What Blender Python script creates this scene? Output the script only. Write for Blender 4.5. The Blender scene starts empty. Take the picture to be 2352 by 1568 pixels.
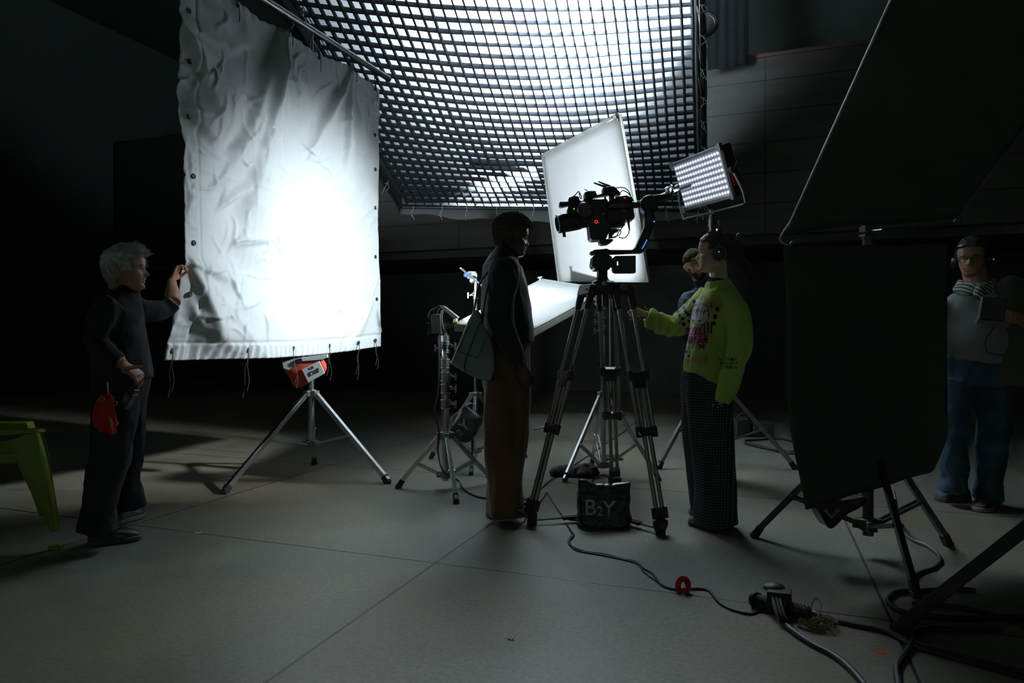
import bpy, bmesh, math, random
from mathutils import Vector, Matrix, noise
random.seed(7)
V = Vector
PI = math.pi
sc = bpy.context.scene
COL = sc.collection

# ---------------------------------------------------------------- camera, world, exposure, lamps
F = 1568.0; CX = 1176.0; HY = 770.0; EYE = 1.1
def U(px, py, d):
    """a picture position and a distance in front of the camera -> a point in the hall"""
    return V(((px-CX)/F*d, d, EYE-(py-HY)/F*d))
def G(px, py):
    """a point of the floor"""
    d = EYE*F/(py-HY)
    return V(((px-CX)/F*d, d, 0.0))
cam_d = bpy.data.cameras.new('camera'); cam = bpy.data.objects.new('camera', cam_d); COL.objects.link(cam)
cam.location = (0, 0, EYE); cam.rotation_euler = (PI/2, 0, 0)
cam_d.lens = 24; cam_d.sensor_width = 36; cam_d.shift_y = -14/2352; cam_d.clip_start = 0.05; cam_d.clip_end = 200
sc.camera = cam
w = bpy.data.worlds.new('hall_gloom'); sc.world = w; w.use_nodes = True
bg = w.node_tree.nodes['Background']; bg.inputs[0].default_value = (0.78, 1.0, 0.86, 1); bg.inputs[1].default_value = 0.062
sc.view_settings.view_transform = 'Standard'; sc.view_settings.look = 'None'
sc.view_settings.exposure = 0.35; sc.view_settings.gamma = 1.0; sc.view_settings.use_curve_mapping = False
sc.cycles.max_bounces = 7; sc.cycles.diffuse_bounces = 4; sc.cycles.glossy_bounces = 3; sc.cycles.transmission_bounces = 5
sc.cycles.sample_clamp_indirect = 6.0; sc.cycles.caustics_reflective = False; sc.cycles.caustics_refractive = False
sc.cycles.use_denoising = True
COOL = (0.80, 0.92, 1.0)
def lamp(kind, name, loc, aim, energy, color=COOL, size=0.1, angle=60, blend=0.5, sy=None):
    l = bpy.data.lights.new(name, kind); l.energy = energy; l.color = color
    if kind == 'SPOT':
        l.spot_size = math.radians(angle); l.spot_blend = blend; l.shadow_soft_size = size
    elif kind == 'AREA':
        l.size = size
        l.spread = math.radians(angle)
        if sy: l.shape = 'RECTANGLE'; l.size_y = sy
        else: l.shape = 'DISK'
    else: l.shadow_soft_size = size
    o = bpy.data.objects.new(name, l); COL.objects.link(o); o.location = loc
    o.rotation_euler = (V(aim)-V(loc)).to_track_quat('-Z', 'Y').to_euler()
    return o
# frame of the overhead soft light (plane of the cloth) is needed for its lamp
FL = V((-1.32, 8.6, 2.83)); FUx = V((3.70, 0.25, 0.0)); FDv = V((-0.90, -3.08, 1.84))
FN = FDv.cross(FUx).normalized()
if FN.z > 0: FN = -FN                      # FN looks down at the set
def soft(u, v, off=0.0):                   # off > 0: towards the set
    p = FL + FUx*u + FDv*v
    s = math.sin(PI*min(max(u,0),1))*math.sin(PI*min(max(v,0),1))
    return p + V((0,0,-0.16*s)) + FN*off
hot = soft(0.73, 0.74, -0.1)
L_OVER = lamp('AREA', 'overhead_lamp', hot - FN*0.62 + V((0.1,0,0)), hot, 820, (0.80,0.91,1.0), 0.45, 150)
L_OVER2 = lamp('AREA', 'overhead_fill_lamp', soft(0.5,0.35,-1.5), soft(0.55,0.4,0), 24, (0.80,0.91,1.0), 0.5, 150)
L_STRIP = lamp('AREA', 'added_strip_glow', soft(0.37,0.165,-0.06), soft(0.37,0.03,0.06), 46, (0.84,0.94,1.0), 0.75, 130, sy=0.05)  # added lamp, brightens the far strips of the grid
LEDC = U(1610, 413, 5.75)                  # middle of the led panel's face
LEDN = V((-0.87, -0.36, -0.33)).normalized()
L_LED = lamp('SPOT', 'led_panel_beam', LEDC+LEDN*0.02, LEDC+LEDN*2, 60, (0.84,0.94,1.0), 0.01, 70, 1.0)
KEYP = V((2.55, 4.30, 3.05))
L_KEY = lamp('SPOT', 'added_key_lamp_beam', KEYP, V((-1.58,5.52,1.48)), 1600, (0.86,0.95,1.0), 0.14, 44, 1.0)  # added source for the bounce cloth, kept out of view by the flag
KICK = U(1037, 703, 4.93)
L_KICK = lamp('SPOT', 'small_lamp_beam', KICK, V((0.40,6.60,2.20)), 115, (0.84,0.94,1.0), 0.03, 96, 0.4)

# ---------------------------------------------------------------- materials
MATS = {}
def mat(name, col, rough=0.6, metal=0.0, spec=0.5, bump=0.0, bscale=200, var=0.0, vscale=6, emit=None, estr=0, sheen=0, vc=None, aniso=None):
    if name in MATS: return MATS[name]
    m = bpy.data.materials.new(name); m.use_nodes = True; nt = m.node_tree; b = nt.nodes['Principled BSDF']
    b.inputs['Base Color'].default_value = (*col, 1); b.inputs['Roughness'].default_value = rough
    b.inputs['Metallic'].default_value = metal; b.inputs['Specular IOR Level'].default_value = spec
    if sheen: b.inputs['Sheen Weight'].default_value = sheen; b.inputs['Sheen Roughness'].default_value = 0.5
    if emit: b.inputs['Emission Color'].default_value = (*emit, 1); b.inputs['Emission Strength'].default_value = estr
    tc = None
    if bump or var:
        tc = nt.nodes.new('ShaderNodeTexCoord')
    if vc:
        a = nt.nodes.new('ShaderNodeVertexColor'); a.layer_name = vc; nt.links.new(a.outputs[0], b.inputs['Base Color'])
    elif var:
        n = nt.nodes.new('ShaderNodeTexNoise'); n.inputs['Scale'].default_value = vscale; n.inputs['Detail'].default_value = 6
        nt.links.new(tc.outputs['Object'], n.inputs['Vector'])
        r = nt.nodes.new('ShaderNodeMapRange'); r.inputs[1].default_value = 0.3; r.inputs[2].default_value = 0.7
        r.inputs[3].default_value = 1-var; r.inputs[4].default_value = 1+var
        nt.links.new(n.outputs[0], r.inputs[0])
        mx = nt.nodes.new('ShaderNodeVectorMath'); mx.operation = 'SCALE'; mx.inputs[0].default_value = col
        nt.links.new(r.outputs[0], mx.inputs['Scale']); nt.links.new(mx.outputs[0], b.inputs['Base Color'])
    if bump:
        n2 = nt.nodes.new('ShaderNodeTexNoise'); n2.inputs['Scale'].default_value = bscale; n2.inputs['Detail'].default_value = 3
        nt.links.new(tc.outputs['Object'], n2.inputs['Vector'])
        bp = nt.nodes.new('ShaderNodeBump'); bp.inputs['Strength'].default_value = bump; bp.inputs['Distance'].default_value = 0.01
        nt.links.new(n2.outputs[0], bp.inputs['Height']); nt.links.new(bp.outputs[0], b.inputs['Normal'])
    MATS[name] = m; return m

STEEL = mat('brushed_steel', (0.55,0.57,0.58), 0.30, 1.0, var=0.12, vscale=30)
STEELD = mat('dull_steel', (0.30,0.31,0.32), 0.42, 1.0, var=0.2, vscale=25)
ALU = mat('grey_aluminium', (0.32,0.33,0.31), 0.38, 0.85)
BLACKM = mat('black_metal', (0.028,0.030,0.029), 0.42, 0.0, 0.5)
BLACKP = mat('black_plastic', (0.035,0.037,0.036), 0.5)
RUBBER = mat('black_rubber', (0.04,0.042,0.04), 0.7, spec=0.3)
CABLE = mat('black_cable_rubber', (0.030,0.032,0.030), 0.55, spec=.3)
DUVET = mat('black_duvetyne', (0.085,0.105,0.085), 1.0, spec=0.0, bump=0.3, bscale=300)
BLUEP = mat('blue_plastic', (0.03,0.10,0.45), 0.35)
REDP = mat('red_plastic', (0.55,0.02,0.02), 0.4)

# ---------------------------------------------------------------- mesh helpers
class MB:
    def __init__(s): s.v = []; s.f = []
    def add(s, vs, fs):
        o = len(s.v); s.v += [V(x) for x in vs]; s.f += [tuple(i+o for i in f) for f in fs]; return s
    def box(s, c, sz, R=None):
        c = V(c); h = V(sz)/2; vs = []
        for z in (-1,1):
            for y in (-1,1):
                for x in (-1,1):
                    p = V((x*h.x, y*h.y, z*h.z)); vs.append(c + (R @ p if R else p))
        return s.add(vs, [(0,2,3,1),(4,5,7,6),(0,1,5,4),(2,6,7,3),(0,4,6,2),(1,3,7,5)])
    def bar(s, p, q, wd, ht, up=(0,0,1)):
        p = V(p); q = V(q); d = (q-p); L = d.length; d.normalize(); up = V(up)
        x = d.cross(up)
        if x.length < 1e-4: x = d.cross(V((1,0,0)))
        x.normalize(); y = x.cross(d)
        R = Matrix((x, d, y)).transposed()
        return s.box((p+q)/2, (wd, L, ht), R)
    def loft(s, pts, rads, side=None, n=12, caps=True, closed=False):
        pts = [V(p) for p in pts]; N = len(pts); rings = []
        prev = None
        for i, p in enumerate(pts):
            a = pts[(i-1) % N] if (i > 0 or closed) else pts[i]; b = pts[(i+1) % N] if (i < N-1 or closed) else pts[i]
            t = (b-a)
            if t.length < 1e-9: t = V((0,0,1))
            t.normalize()
            if side is not None: x = V(side[i] if isinstance(side, list) else side)
            elif prev is not None: x = prev
            else: x = V((1,0,0)) if abs(t.x) < 0.9 else V((0,1,0))
            x = x - t*x.dot(t)
            if x.length < 1e-5: x = t.orthogonal()
            x.normalize(); prev = x; y = t.cross(x)
            r = rads[i] if isinstance(rads, (list,tuple)) else rads
            ra, rb = r if isinstance(r, (list,tuple)) else (r, r)
            rings.append([p + x*ra*math.cos(2*PI*k/n) + y*rb*math.sin(2*PI*k/n) for k in range(n)])
        vs = [q for r in rings for q in r]; fs = []
        M = N if closed else N-1
        for i in range(M):
            j = (i+1) % N
            for k in range(n):
                k2 = (k+1) % n
                fs.append((i*n+k, i*n+k2, j*n+k2, j*n+k))
        if caps and not closed:
            fs.append(tuple(reversed(range(n)))); fs.append(tuple((N-1)*n+k for k in range(n)))
        return s.add(vs, fs)
    def tube(s, p, q, r, r2=None, n=12): return s.loft([p,q], [r, r if r2 is None else r2], n=n)
    def path(s, pts, r, n=8, closed=False, k=4): return s.loft(smoothp(pts, k, closed), r, n=n, closed=closed)
    def rev(s, p, axis, prof, n=20):
        p = V(p); a = V(axis).normalized()
        return s.loft([p+a*t for t,_ in prof], [max(r,1e-4) for _,r in prof], n=n)
    def ball(s, c, r, n=12, R=None):
        c = V(c); r = V(r) if isinstance(r,(tuple,list,Vector)) else V((r,r,r)); m = n//2+1; vs = []; fs = []
        for i in range(m+1):
            ph = PI*i/m
            for k in range(n):
                p = V((r.x*math.sin(ph)*math.cos(2*PI*k/n), r.y*math.sin(ph)*math.sin(2*PI*k/n), r.z*math.cos(ph)))
                vs.append(c + (R @ p if R else p))
        for i in range(m):
            for k in range(n):
                k2 = (k+1)%n; fs.append((i*n+k, (i+1)*n+k, (i+1)*n+k2, i*n+k2))
        return s.add(vs, fs)
    def prism(s, pts, ext):
        pts = [V(p) for p in pts]; e = V(ext); n = len(pts)
        nn = V((0,0,0))
        for i in range(n): nn += (pts[i]-pts[0]).cross(pts[(i+1)%n]-pts[0])
        if nn.dot(e) > 0: pts = pts[::-1]
        fs = [tuple(range(n)), tuple(reversed(range(n, 2*n)))]
        for i in range(n):
            j = (i+1)%n; fs.append((j, i, n+i, n+j))
        return s.add(pts+[p+e for p in pts], fs)
    def slab(s, pp, d, th):                # outline given at distance d, solid back by th
        return s.prism([U(x,y,d) for x,y in pp], (0, th, 0))
    def ring(s, c, axis, R, r, n=24, m=8):
        a = V(axis).normalized(); x = a.orthogonal().normalized(); y = a.cross(x); c = V(c)
        return s.loft([c + x*R*math.cos(2*PI*k/n) + y*R*math.sin(2*PI*k/n) for k in range(n)], r, n=m, closed=True)
def smoothp(pts, k=4, closed=False):
    pts = [V(p) for p in pts]; n = len(pts)
    if n < 3 or k < 2: return pts
    out = []
    for i in range(n if closed else n-1):
        g = lambda j: pts[j % n] if closed else pts[min(max(j,0), n-1)]
        p0, p1, p2, p3 = g(i-1), g(i), g(i+1), g(i+2)
        for q in range(k):
            t = q/k
            out.append(0.5*((2*p1) + (p2-p0)*t + (2*p0-5*p1+4*p2-p3)*t*t + (3*p1-p0-3*p2+p3)*t**3))
    if not closed: out.append(pts[-1])
    return out
def props(o, label=None, cat=None, group=None, kind=None):
    if label: o['label'] = label
    if cat: o['category'] = cat
    if group: o['group'] = group
    if kind: o['kind'] = kind
    return o
def root_of(o):
    while o.parent: o = o.parent
    return o
def mesh_obj(name, me, m, parent=None, org=None):
    """links a mesh given in hall coordinates, moved to its thing's base"""
    if parent is not None: org = root_of(parent).location
    elif org is None:
        if len(me.vertices):
            xs = [v.co for v in me.vertices]
            org = V((sum(c.x for c in xs)/len(xs), sum(c.y for c in xs)/len(xs), min(c.z for c in xs)))
        else: org = V((0,0,0))
    me.transform(Matrix.Translation(-V(org)))
    o = bpy.data.objects.new(name, me); COL.objects.link(o)
    if parent is not None: o.parent = parent
    else: o.location = org
    if m is not None and not len(me.materials): me.materials.append(m)
    return o
def build(name, mb, m, parent=None, bevel=0, ang=35, label=None, cat=None, group=None, kind=None, seg=2):
    me = bpy.data.meshes.new(name); me.from_pydata([tuple(v) for v in mb.v], [], mb.f); me.update()
    bm = bmesh.new(); bm.from_mesh(me); bmesh.ops.recalc_face_normals(bm, faces=bm.faces); bm.to_mesh(me); bm.free()
    me.polygons.foreach_set('use_smooth', [True]*len(me.polygons)); me.set_sharp_from_angle(angle=math.radians(ang))
    o = mesh_obj(name, me, m, parent)
    if bevel:
        b = o.modifiers.new('bevel', 'BEVEL'); b.width = bevel; b.segments = seg; b.limit_method = 'ANGLE'; b.angle_limit = math.radians(40)
    return props(o, label, cat, group, kind)
def thing(name, loc, label, cat, group=None):
    o = bpy.data.objects.new(name, None); COL.objects.link(o); o.location = loc; o.empty_display_size = 0.1
    return props(o, label, cat, group)
def text_mesh(name, s, size, m, parent, origin, xdir, ydir, depth=0.002, align='LEFT', **k):
    cu = bpy.data.curves.new(name, 'FONT'); cu.body = s; cu.size = size; cu.extrude = depth; cu.align_x = align
    to = bpy.data.objects.new('tmp', cu); COL.objects.link(to)
    dg = bpy.context.evaluated_depsgraph_get(); me = bpy.data.meshes.new_from_object(to.evaluated_get(dg))
    bpy.data.objects.remove(to); me.name = name
    x = V(xdir).normalized(); y = V(ydir); y = (y - x*y.dot(x)).normalized(); z = x.cross(y)
    M = Matrix((x, y, z)).transposed().to_4x4(); M.translation = V(origin)
    me.transform(M); me.materials.clear()
    o = mesh_obj(name, me, m, parent); return props(o, **k)
def remesh(mb, voxel, name, m, parent, smooth=4, disp=None, color=None, sfac=0.6):
    """one closed skin over all the overlapping solids of mb"""
    me = bpy.data.meshes.new(name); me.from_pydata([tuple(v) for v in mb.v], [], mb.f); me.update()
    bm = bmesh.new(); bm.from_mesh(me); bmesh.ops.recalc_face_normals(bm, faces=bm.faces); bm.to_mesh(me); bm.free()
    t = bpy.data.objects.new('tmp', me); COL.objects.link(t)
    r = t.modifiers.new('r', 'REMESH'); r.mode = 'VOXEL'; r.voxel_size = voxel; r.adaptivity = 0
    if smooth:
        q = t.modifiers.new('s', 'SMOOTH'); q.iterations = smooth; q.factor = sfac
    dg = bpy.context.evaluated_depsgraph_get(); out = bpy.data.meshes.new_from_object(t.evaluated_get(dg))
    bpy.data.objects.remove(t); out.name = name
    if disp:
        nn = [v.normal.copy() for v in out.vertices]
        for v, nrm in zip(out.vertices, nn): v.co = v.co + nrm*disp(v.co, nrm)
        out.update()
    if color:
        ca = out.color_attributes.new('Col', 'FLOAT_COLOR', 'POINT'); buf = []
        for v in out.vertices: buf += [*color(v.co, v.normal), 1.0]
        ca.data.foreach_set('color', buf)
    out.polygons.foreach_set('use_smooth', [True]*len(out.polygons))
    return mesh_obj(name, out, m, parent)
def nz(p, s, sd=0.0): return noise.noise(V((p[0]*s+sd, p[1]*s+sd*1.7, p[2]*s-sd)))
# ---------------------------------------------------------------- the hall
def node_mat(name):
    m = bpy.data.materials.new(name); m.use_nodes = True; return m, m.node_tree, m.node_tree.nodes['Principled BSDF']
def N(nt, typ, **k):
    n = nt.nodes.new(typ)
    for a, b in k.items(): setattr(n, a, b)
    return n
def mth(nt, op, a, b=None, c=None):
    n = nt.nodes.new('ShaderNodeMath'); n.operation = op
    for i, x in enumerate((a, b, c)):
        if x is None: continue
        if isinstance(x, (int, float)): n.inputs[i].default_value = x
        else: nt.links.new(x, n.inputs[i])
    return n.outputs[0]
GA = math.atan2(0.341, 0.940)             # the paving runs this far off the camera's axis
AD = V((math.sin(GA), math.cos(GA), 0)); BD = V((math.cos(GA), -math.sin(GA), 0)); G0 = V((-0.37, 3.30, 0)); TS = 1.95
def grid_pt(a, b, z=0.0): p = G0 + AD*a + BD*b; p.z = z; return p

m, nt, b = node_mat('concrete_paving')
tc = N(nt, 'ShaderNodeTexCoord'); mp = N(nt, 'ShaderNodeMapping'); nt.links.new(tc.outputs['Object'], mp.inputs[0])
sx = N(nt, 'ShaderNodeSeparateXYZ'); nt.links.new(mp.outputs[0], sx.inputs[0])
def joint(axis):
    v = mth(nt, 'DIVIDE', sx.outputs[axis], TS); v = mth(nt, 'ADD', v, 100.5); v = mth(nt, 'FRACT', v); v = mth(nt, 'SUBTRACT', v, 0.5)
    v = mth(nt, 'ABSOLUTE', v); return mth(nt, 'MULTIPLY', v, TS)
dj = mth(nt, 'MINIMUM', joint(0), joint(1))
line = N(nt, 'ShaderNodeMapRange'); nt.links.new(dj, line.inputs[0]); line.inputs[1].default_value = 0.0050; line.inputs[2].default_value = 0.0072
line.inputs[3].default_value = 0; line.inputs[4].default_value = 1
n1 = N(nt, 'ShaderNodeTexNoise'); n1.inputs['Scale'].default_value = 1.1; n1.inputs['Detail'].default_value = 7; n1.inputs['Roughness'].default_value = 0.62
nt.links.new(mp.outputs[0], n1.inputs['Vector'])
n2 = N(nt, 'ShaderNodeTexNoise'); n2.inputs['Scale'].default_value = 55; n2.inputs['Detail'].default_value = 4
nt.links.new(mp.outputs[0], n2.inputs['Vector'])
n3 = N(nt, 'ShaderNodeTexNoise'); n3.inputs['Scale'].default_value = 0.45; n3.inputs['Detail'].default_value = 3
nt.links.new(mp.outputs[0], n3.inputs['Vector'])
cr = N(nt, 'ShaderNodeValToRGB'); cr.color_ramp.elements[0].position = 0.33; cr.color_ramp.elements[0].color = (0.195,0.194,0.164,1)
cr.color_ramp.elements[1].position = 0.68; cr.color_ramp.elements[1].color = (0.310,0.295,0.240,1)
nt.links.new(n1.outputs[0], cr.inputs[0])
mx = N(nt, 'ShaderNodeMix', data_type='RGBA', blend_type='MULTIPLY'); mx.inputs[0].default_value = 1.0
cr2 = N(nt, 'ShaderNodeValToRGB'); cr2.color_ramp.elements[0].position = 0.3; cr2.color_ramp.elements[0].color = (0.80,0.80,0.80,1)
cr2.color_ramp.elements[1].position = 0.7; cr2.color_ramp.elements[1].color = (1.15,1.12,1.05,1)
nt.links.new(n2.outputs[0], cr2.inputs[0]); nt.links.new(cr.outputs[0], mx.inputs[6]); nt.links.new(cr2.outputs[0], mx.inputs[7])
mx3 = N(nt, 'ShaderNodeMix', data_type='RGBA', blend_type='MULTIPLY'); mx3.inputs[0].default_value = 1.0
cr3 = N(nt, 'ShaderNodeValToRGB'); cr3.color_ramp.elements[0].position = 0.35; cr3.color_ramp.elements[0].color = (0.86,0.95,1.0,1)
cr3.color_ramp.elements[1].position = 0.65; cr3.color_ramp.elements[1].color = (1.1,1.0,0.86,1)
nt.links.new(n3.outputs[0], cr3.inputs[0]); nt.links.new(mx.outputs[2], mx3.inputs[6]); nt.links.new(cr3.outputs[0], mx3.inputs[7])
mx2 = N(nt, 'ShaderNodeMix', data_type='RGBA'); nt.links.new(line.outputs[0], mx2.inputs[0]); mx2.inputs[6].default_value = (0.012,0.010,0.008,1)
nt.links.new(mx3.outputs[2], mx2.inputs[7]); nt.links.new(mx2.outputs[2], b.inputs['Base Color'])
rr = N(nt, 'ShaderNodeMapRange'); nt.links.new(n1.outputs[0], rr.inputs[0]); rr.inputs[1].default_value = 0.3; rr.inputs[2].default_value = 0.7
rr.inputs[3].default_value = 0.38; rr.inputs[4].default_value = 0.56; nt.links.new(rr.outputs[0], b.inputs['Roughness'])
bp = N(nt, 'ShaderNodeBump'); bp.inputs['Strength'].default_value = 0.12; bp.inputs['Distance'].default_value = 0.004
hh = mth(nt, 'MULTIPLY_ADD', n2.outputs[0], 0.4, line.outputs[0]); nt.links.new(hh, bp.inputs['Height']); nt.links.new(bp.outputs[0], b.inputs['Normal'])
FLOORM = m
me = bpy.data.meshes.new('floor')
me.from_pydata([(-14,-5,0),(14,-5,0),(14,13,0),(-14,13,0),(-14,-5,-0.1),(14,-5,-0.1),(14,13,-0.1),(-14,13,-0.1)], [], [(0,1,2,3),(7,6,5,4),(0,4,5,1),(1,5,6,2),(2,6,7,3),(3,7,4,0)])
fl = bpy.data.objects.new('floor', me); COL.objects.link(fl); me.materials.append(m); fl['kind'] = 'structure'
fl.location = G0; fl.rotation_euler = (0,0,-GA)

m, nt, b = node_mat('board_marked_concrete')
tc = N(nt, 'ShaderNodeTexCoord'); sx = N(nt, 'ShaderNodeSeparateXYZ'); nt.links.new(tc.outputs['Object'], sx.inputs[0])
def seam(out, per, wd, off=0.0):
    v = mth(nt, 'DIVIDE', out, per); v = mth(nt, 'ADD', v, 50.5+off); v = mth(nt, 'FRACT', v); v = mth(nt, 'SUBTRACT', v, 0.5); v = mth(nt, 'ABSOLUTE', v)
    return mth(nt, 'LESS_THAN', v, wd/per)
hs = seam(sx.outputs[2], 0.44, 0.009); vs_ = seam(sx.outputs[0], 2.4, 0.008)
se = mth(nt, 'MAXIMUM', hs, vs_)
nn = N(nt, 'ShaderNodeTexNoise'); nn.inputs['Scale'].default_value = 1.5; nn.inputs['Detail'].default_value = 8
mp = N(nt, 'ShaderNodeMapping'); mp.inputs['Scale'].default_value = (0.5, 1, 3.5); nt.links.new(tc.outputs['Object'], mp.inputs[0]); nt.links.new(mp.outputs[0], nn.inputs['Vector'])
cr = N(nt, 'ShaderNodeValToRGB'); cr.color_ramp.elements[0].position = 0.3; cr.color_ramp.elements[0].color = (0.085,0.083,0.075,1)
cr.color_ramp.elements[1].position = 0.7; cr.color_ramp.elements[1].color = (0.135,0.130,0.115,1); nt.links.new(nn.outputs[0], cr.inputs[0])
mx = N(nt, 'ShaderNodeMix', data_type='RGBA'); nt.links.new(se, mx.inputs[0]); nt.links.new(cr.outputs[0], mx.inputs[6]); mx.inputs[7].default_value = (0.05,0.048,0.043,1)
nt.links.new(mx.outputs[2], b.inputs['Base Color']); b.inputs['Roughness'].default_value = 0.85
CONC = m
DARKW = mat('dark_painted_plaster', (0.075,0.088,0.076), 0.9, spec=0.1, var=0.15, vscale=1.5)

def wall(name, a, b2, z0, z1, th, m, out):
    """upright slab from grid point a to b2"""
    p = V(a); q = V(b2); L = (q-p).length; d = (q-p).normalized(); R = Matrix((d, V((0,0,1)).cross(d), V((0,0,1)))).transposed()
    mb = MB(); mb.box((0,0,(z1-z0)/2), (L, th, z1-z0)); me = bpy.data.meshes.new(name); me.from_pydata([tuple(v) for v in mb.v], [], mb.f)
    o = bpy.data.objects.new(name, me); COL.objects.link(o); me.materials.append(m)
    o.location = (p+q)/2 + V((0,0,z0)); o.rotation_euler = (0,0,math.atan2(d.y,d.x)); o['kind'] = 'structure'; return o
WB = 7.45                                  # the concrete beam stands this far along the paving
wall('wall_back', grid_pt(WB+0.15,-5.1), grid_pt(WB+0.15,13), 2.55, 5.08, 0.3, CONC, 1)
wall('wall_back_left', grid_pt(WB+0.15,-11), grid_pt(WB+0.15,-5.1), 2.55, 5.08, 0.3, mat('painted_shade_concrete', (0.025,0.031,0.026), 0.95, spec=0.05), 1)  # the concrete wall goes on here, its shade put into the colour
wall('wall_recess', grid_pt(WB+2.9,-11), grid_pt(WB+2.9,13), 0.0, 7.4, 0.2, DARKW, 1)
wall('trim_1', grid_pt(WB+1.6,-11), grid_pt(WB+1.6,13), 2.43, 2.55, 2.8, DARKW, 1)
wall('trim_2', grid_pt(WB+0.13,-5.1), grid_pt(WB+0.13,13), 5.08, 5.13, 0.32, mat('rusty_trim', (0.16,0.10,0.08), 0.8), 1)
DARKW2 = mat('black_painted_plaster', (0.035,0.042,0.036), 0.95, spec=0.05)
wall('wall_left', grid_pt(-8,-11.2), grid_pt(WB+3,-11.2), 0, 7.4, 0.2, DARKW2, 1)
wall('wall_right', grid_pt(-8,13.2), grid_pt(WB+3,13.2), 0, 7.4, 0.2, DARKW2, 1)
mb = MB(); mb.prism([grid_pt(-8,-11.2,7.4), grid_pt(-8,13.2,7.4), grid_pt(WB+3,13.2,7.4), grid_pt(WB+3,-11.2,7.4)], (0,0,0.2)); build('ceiling', mb, DARKW2, kind='structure')

# ---------------------------------------------------------------- overhead soft light
def cloth_shader(name, col, trans=0.5, rough=0.9, seams=False):
    m = bpy.data.materials.new(name); m.use_nodes = True; nt = m.node_tree; nt.nodes.clear()
    out = N(nt, 'ShaderNodeOutputMaterial'); d = N(nt, 'ShaderNodeBsdfDiffuse'); t = N(nt, 'ShaderNodeBsdfTranslucent'); mx = N(nt, 'ShaderNodeMixShader')
    d.inputs[0].default_value = (*col,1); t.inputs[0].default_value = (*col,1); mx.inputs[0].default_value = trans
    nt.links.new(d.outputs[0], mx.inputs[1]); nt.links.new(t.outputs[0], mx.inputs[2]); nt.links.new(mx.outputs[0], out.inputs[0])
    tcn = N(nt, 'ShaderNodeTexCoord'); nn = N(nt, 'ShaderNodeTexNoise'); nn.inputs['Scale'].default_value = 14; nn.inputs['Detail'].default_value = 9; nn.inputs['Distortion'].default_value = 0.8
    nt.links.new(tcn.outputs['Object'], nn.inputs['Vector']); bp = N(nt, 'ShaderNodeBump'); bp.inputs['Strength'].default_value = 0.25; bp.inputs['Distance'].default_value = 0.02
    nt.links.new(nn.outputs[0], bp.inputs['Height']); nt.links.new(bp.outputs[0], d.inputs['Normal'])
    return m
SILK = cloth_shader('white_diffusion_cloth', (0.80,0.84,0.88), 0.62)
GRIDC = cloth_shader('black_grid_cloth', (0.055,0.060,0.066), 0.04)
SKIRT = mat('black_skirt_cloth', (0.035,0.038,0.04), 0.8, spec=0.2)
sf = thing('overhead_softbox', soft(0.5,0.5), 'large overhead soft light with a black fabric grid under white cloth, hanging above the crew', 'softbox')
NU, NV = 35, 31
mb = MB(); H = 0.055
jit = lambda i, j, s: 0.010*nz((i*0.31, j*0.27, s), 1.0)
def gp(i, j, off):
    q = soft(i/NU, j/NV, off); k = 0.5 if off > 0.05 else 0.0
    return q + FUx.normalized()*(0.03*k*nz((i*0.45,j*0.22,1.3),1.0)) + FDv.normalized()*(0.03*k*nz((i*0.2,j*0.5,7.3),1.0))
def ribbon(ptsfn, n, side, h, wd=0.010):
    vs = []; fs = []
    for k in range(n+1): vs += [ptsfn(k, 0.0), ptsfn(k, h), ptsfn(k, h)+side*wd]
    for k in range(n): fs += [(3*k, 3*k+3, 3*k+4, 3*k+1), (3*k+1, 3*k+4, 3*k+5, 3*k+2)]
    mb.add(vs, fs)
for i in range(NU+1): ribbon(lambda k, o, i=i: gp(i, k, o), NV, FUx.normalized(), 0.112, 0.017)
for j in range(NV+1): ribbon(lambda k, o, j=j: gp(k, j, o), NU, FDv.normalized(), 0.074, 0.010)
build('fabric_grid', mb, GRIDC, sf, label='black fabric grid')
mb = MB(); vs = []; n = 40
for i in range(n+1):
    for j in range(n+1): vs.append(soft(-0.012+1.024*i/n, -0.012+1.024*j/n, -0.16))
mb.add(vs, [(i*(n+1)+j, (i+1)*(n+1)+j, (i+1)*(n+1)+j+1, i*(n+1)+j+1) for i in range(n) for j in range(n)])
build('diffusion_cloth', mb, SILK, sf, label='white diffusion cloth')
def edge(k):
    return [(0,0,1,0),(1,0,1,1),(1,1,0,1),(0,1,0,0)][k]
for k in range(4):
    u0,v0,u1,v1 = edge(k); e = 0.028
    fx = lambda u: u+(e if u > .5 else -e)
    mb = MB(); mb.tube(FL+FUx*fx(u0)+FDv*fx(v0)+FN*0.06, FL+FUx*fx(u1)+FDv*fx(v1)+FN*0.06, 0.024, n=10)
    mb.tube(FL+FUx*fx(u0)+FDv*fx(v0)-FN*0.20, FL+FUx*fx(u1)+FDv*fx(v1)-FN*0.20, 0.024, n=10)
    for q in range(9):
        t = (q+.5)/9; t2 = (q+1)/9; P = lambda t, o: FL+FUx*(fx(u0)+(fx(u1)-fx(u0))*t)+FDv*(fx(v0)+(fx(v1)-fx(v0))*t)+FN*o
        mb.tube(P(t-0.05,0.06), P(t,-0.20), 0.008, n=6)
    build('frame_rail', mb, BLACKM, sf)
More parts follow.
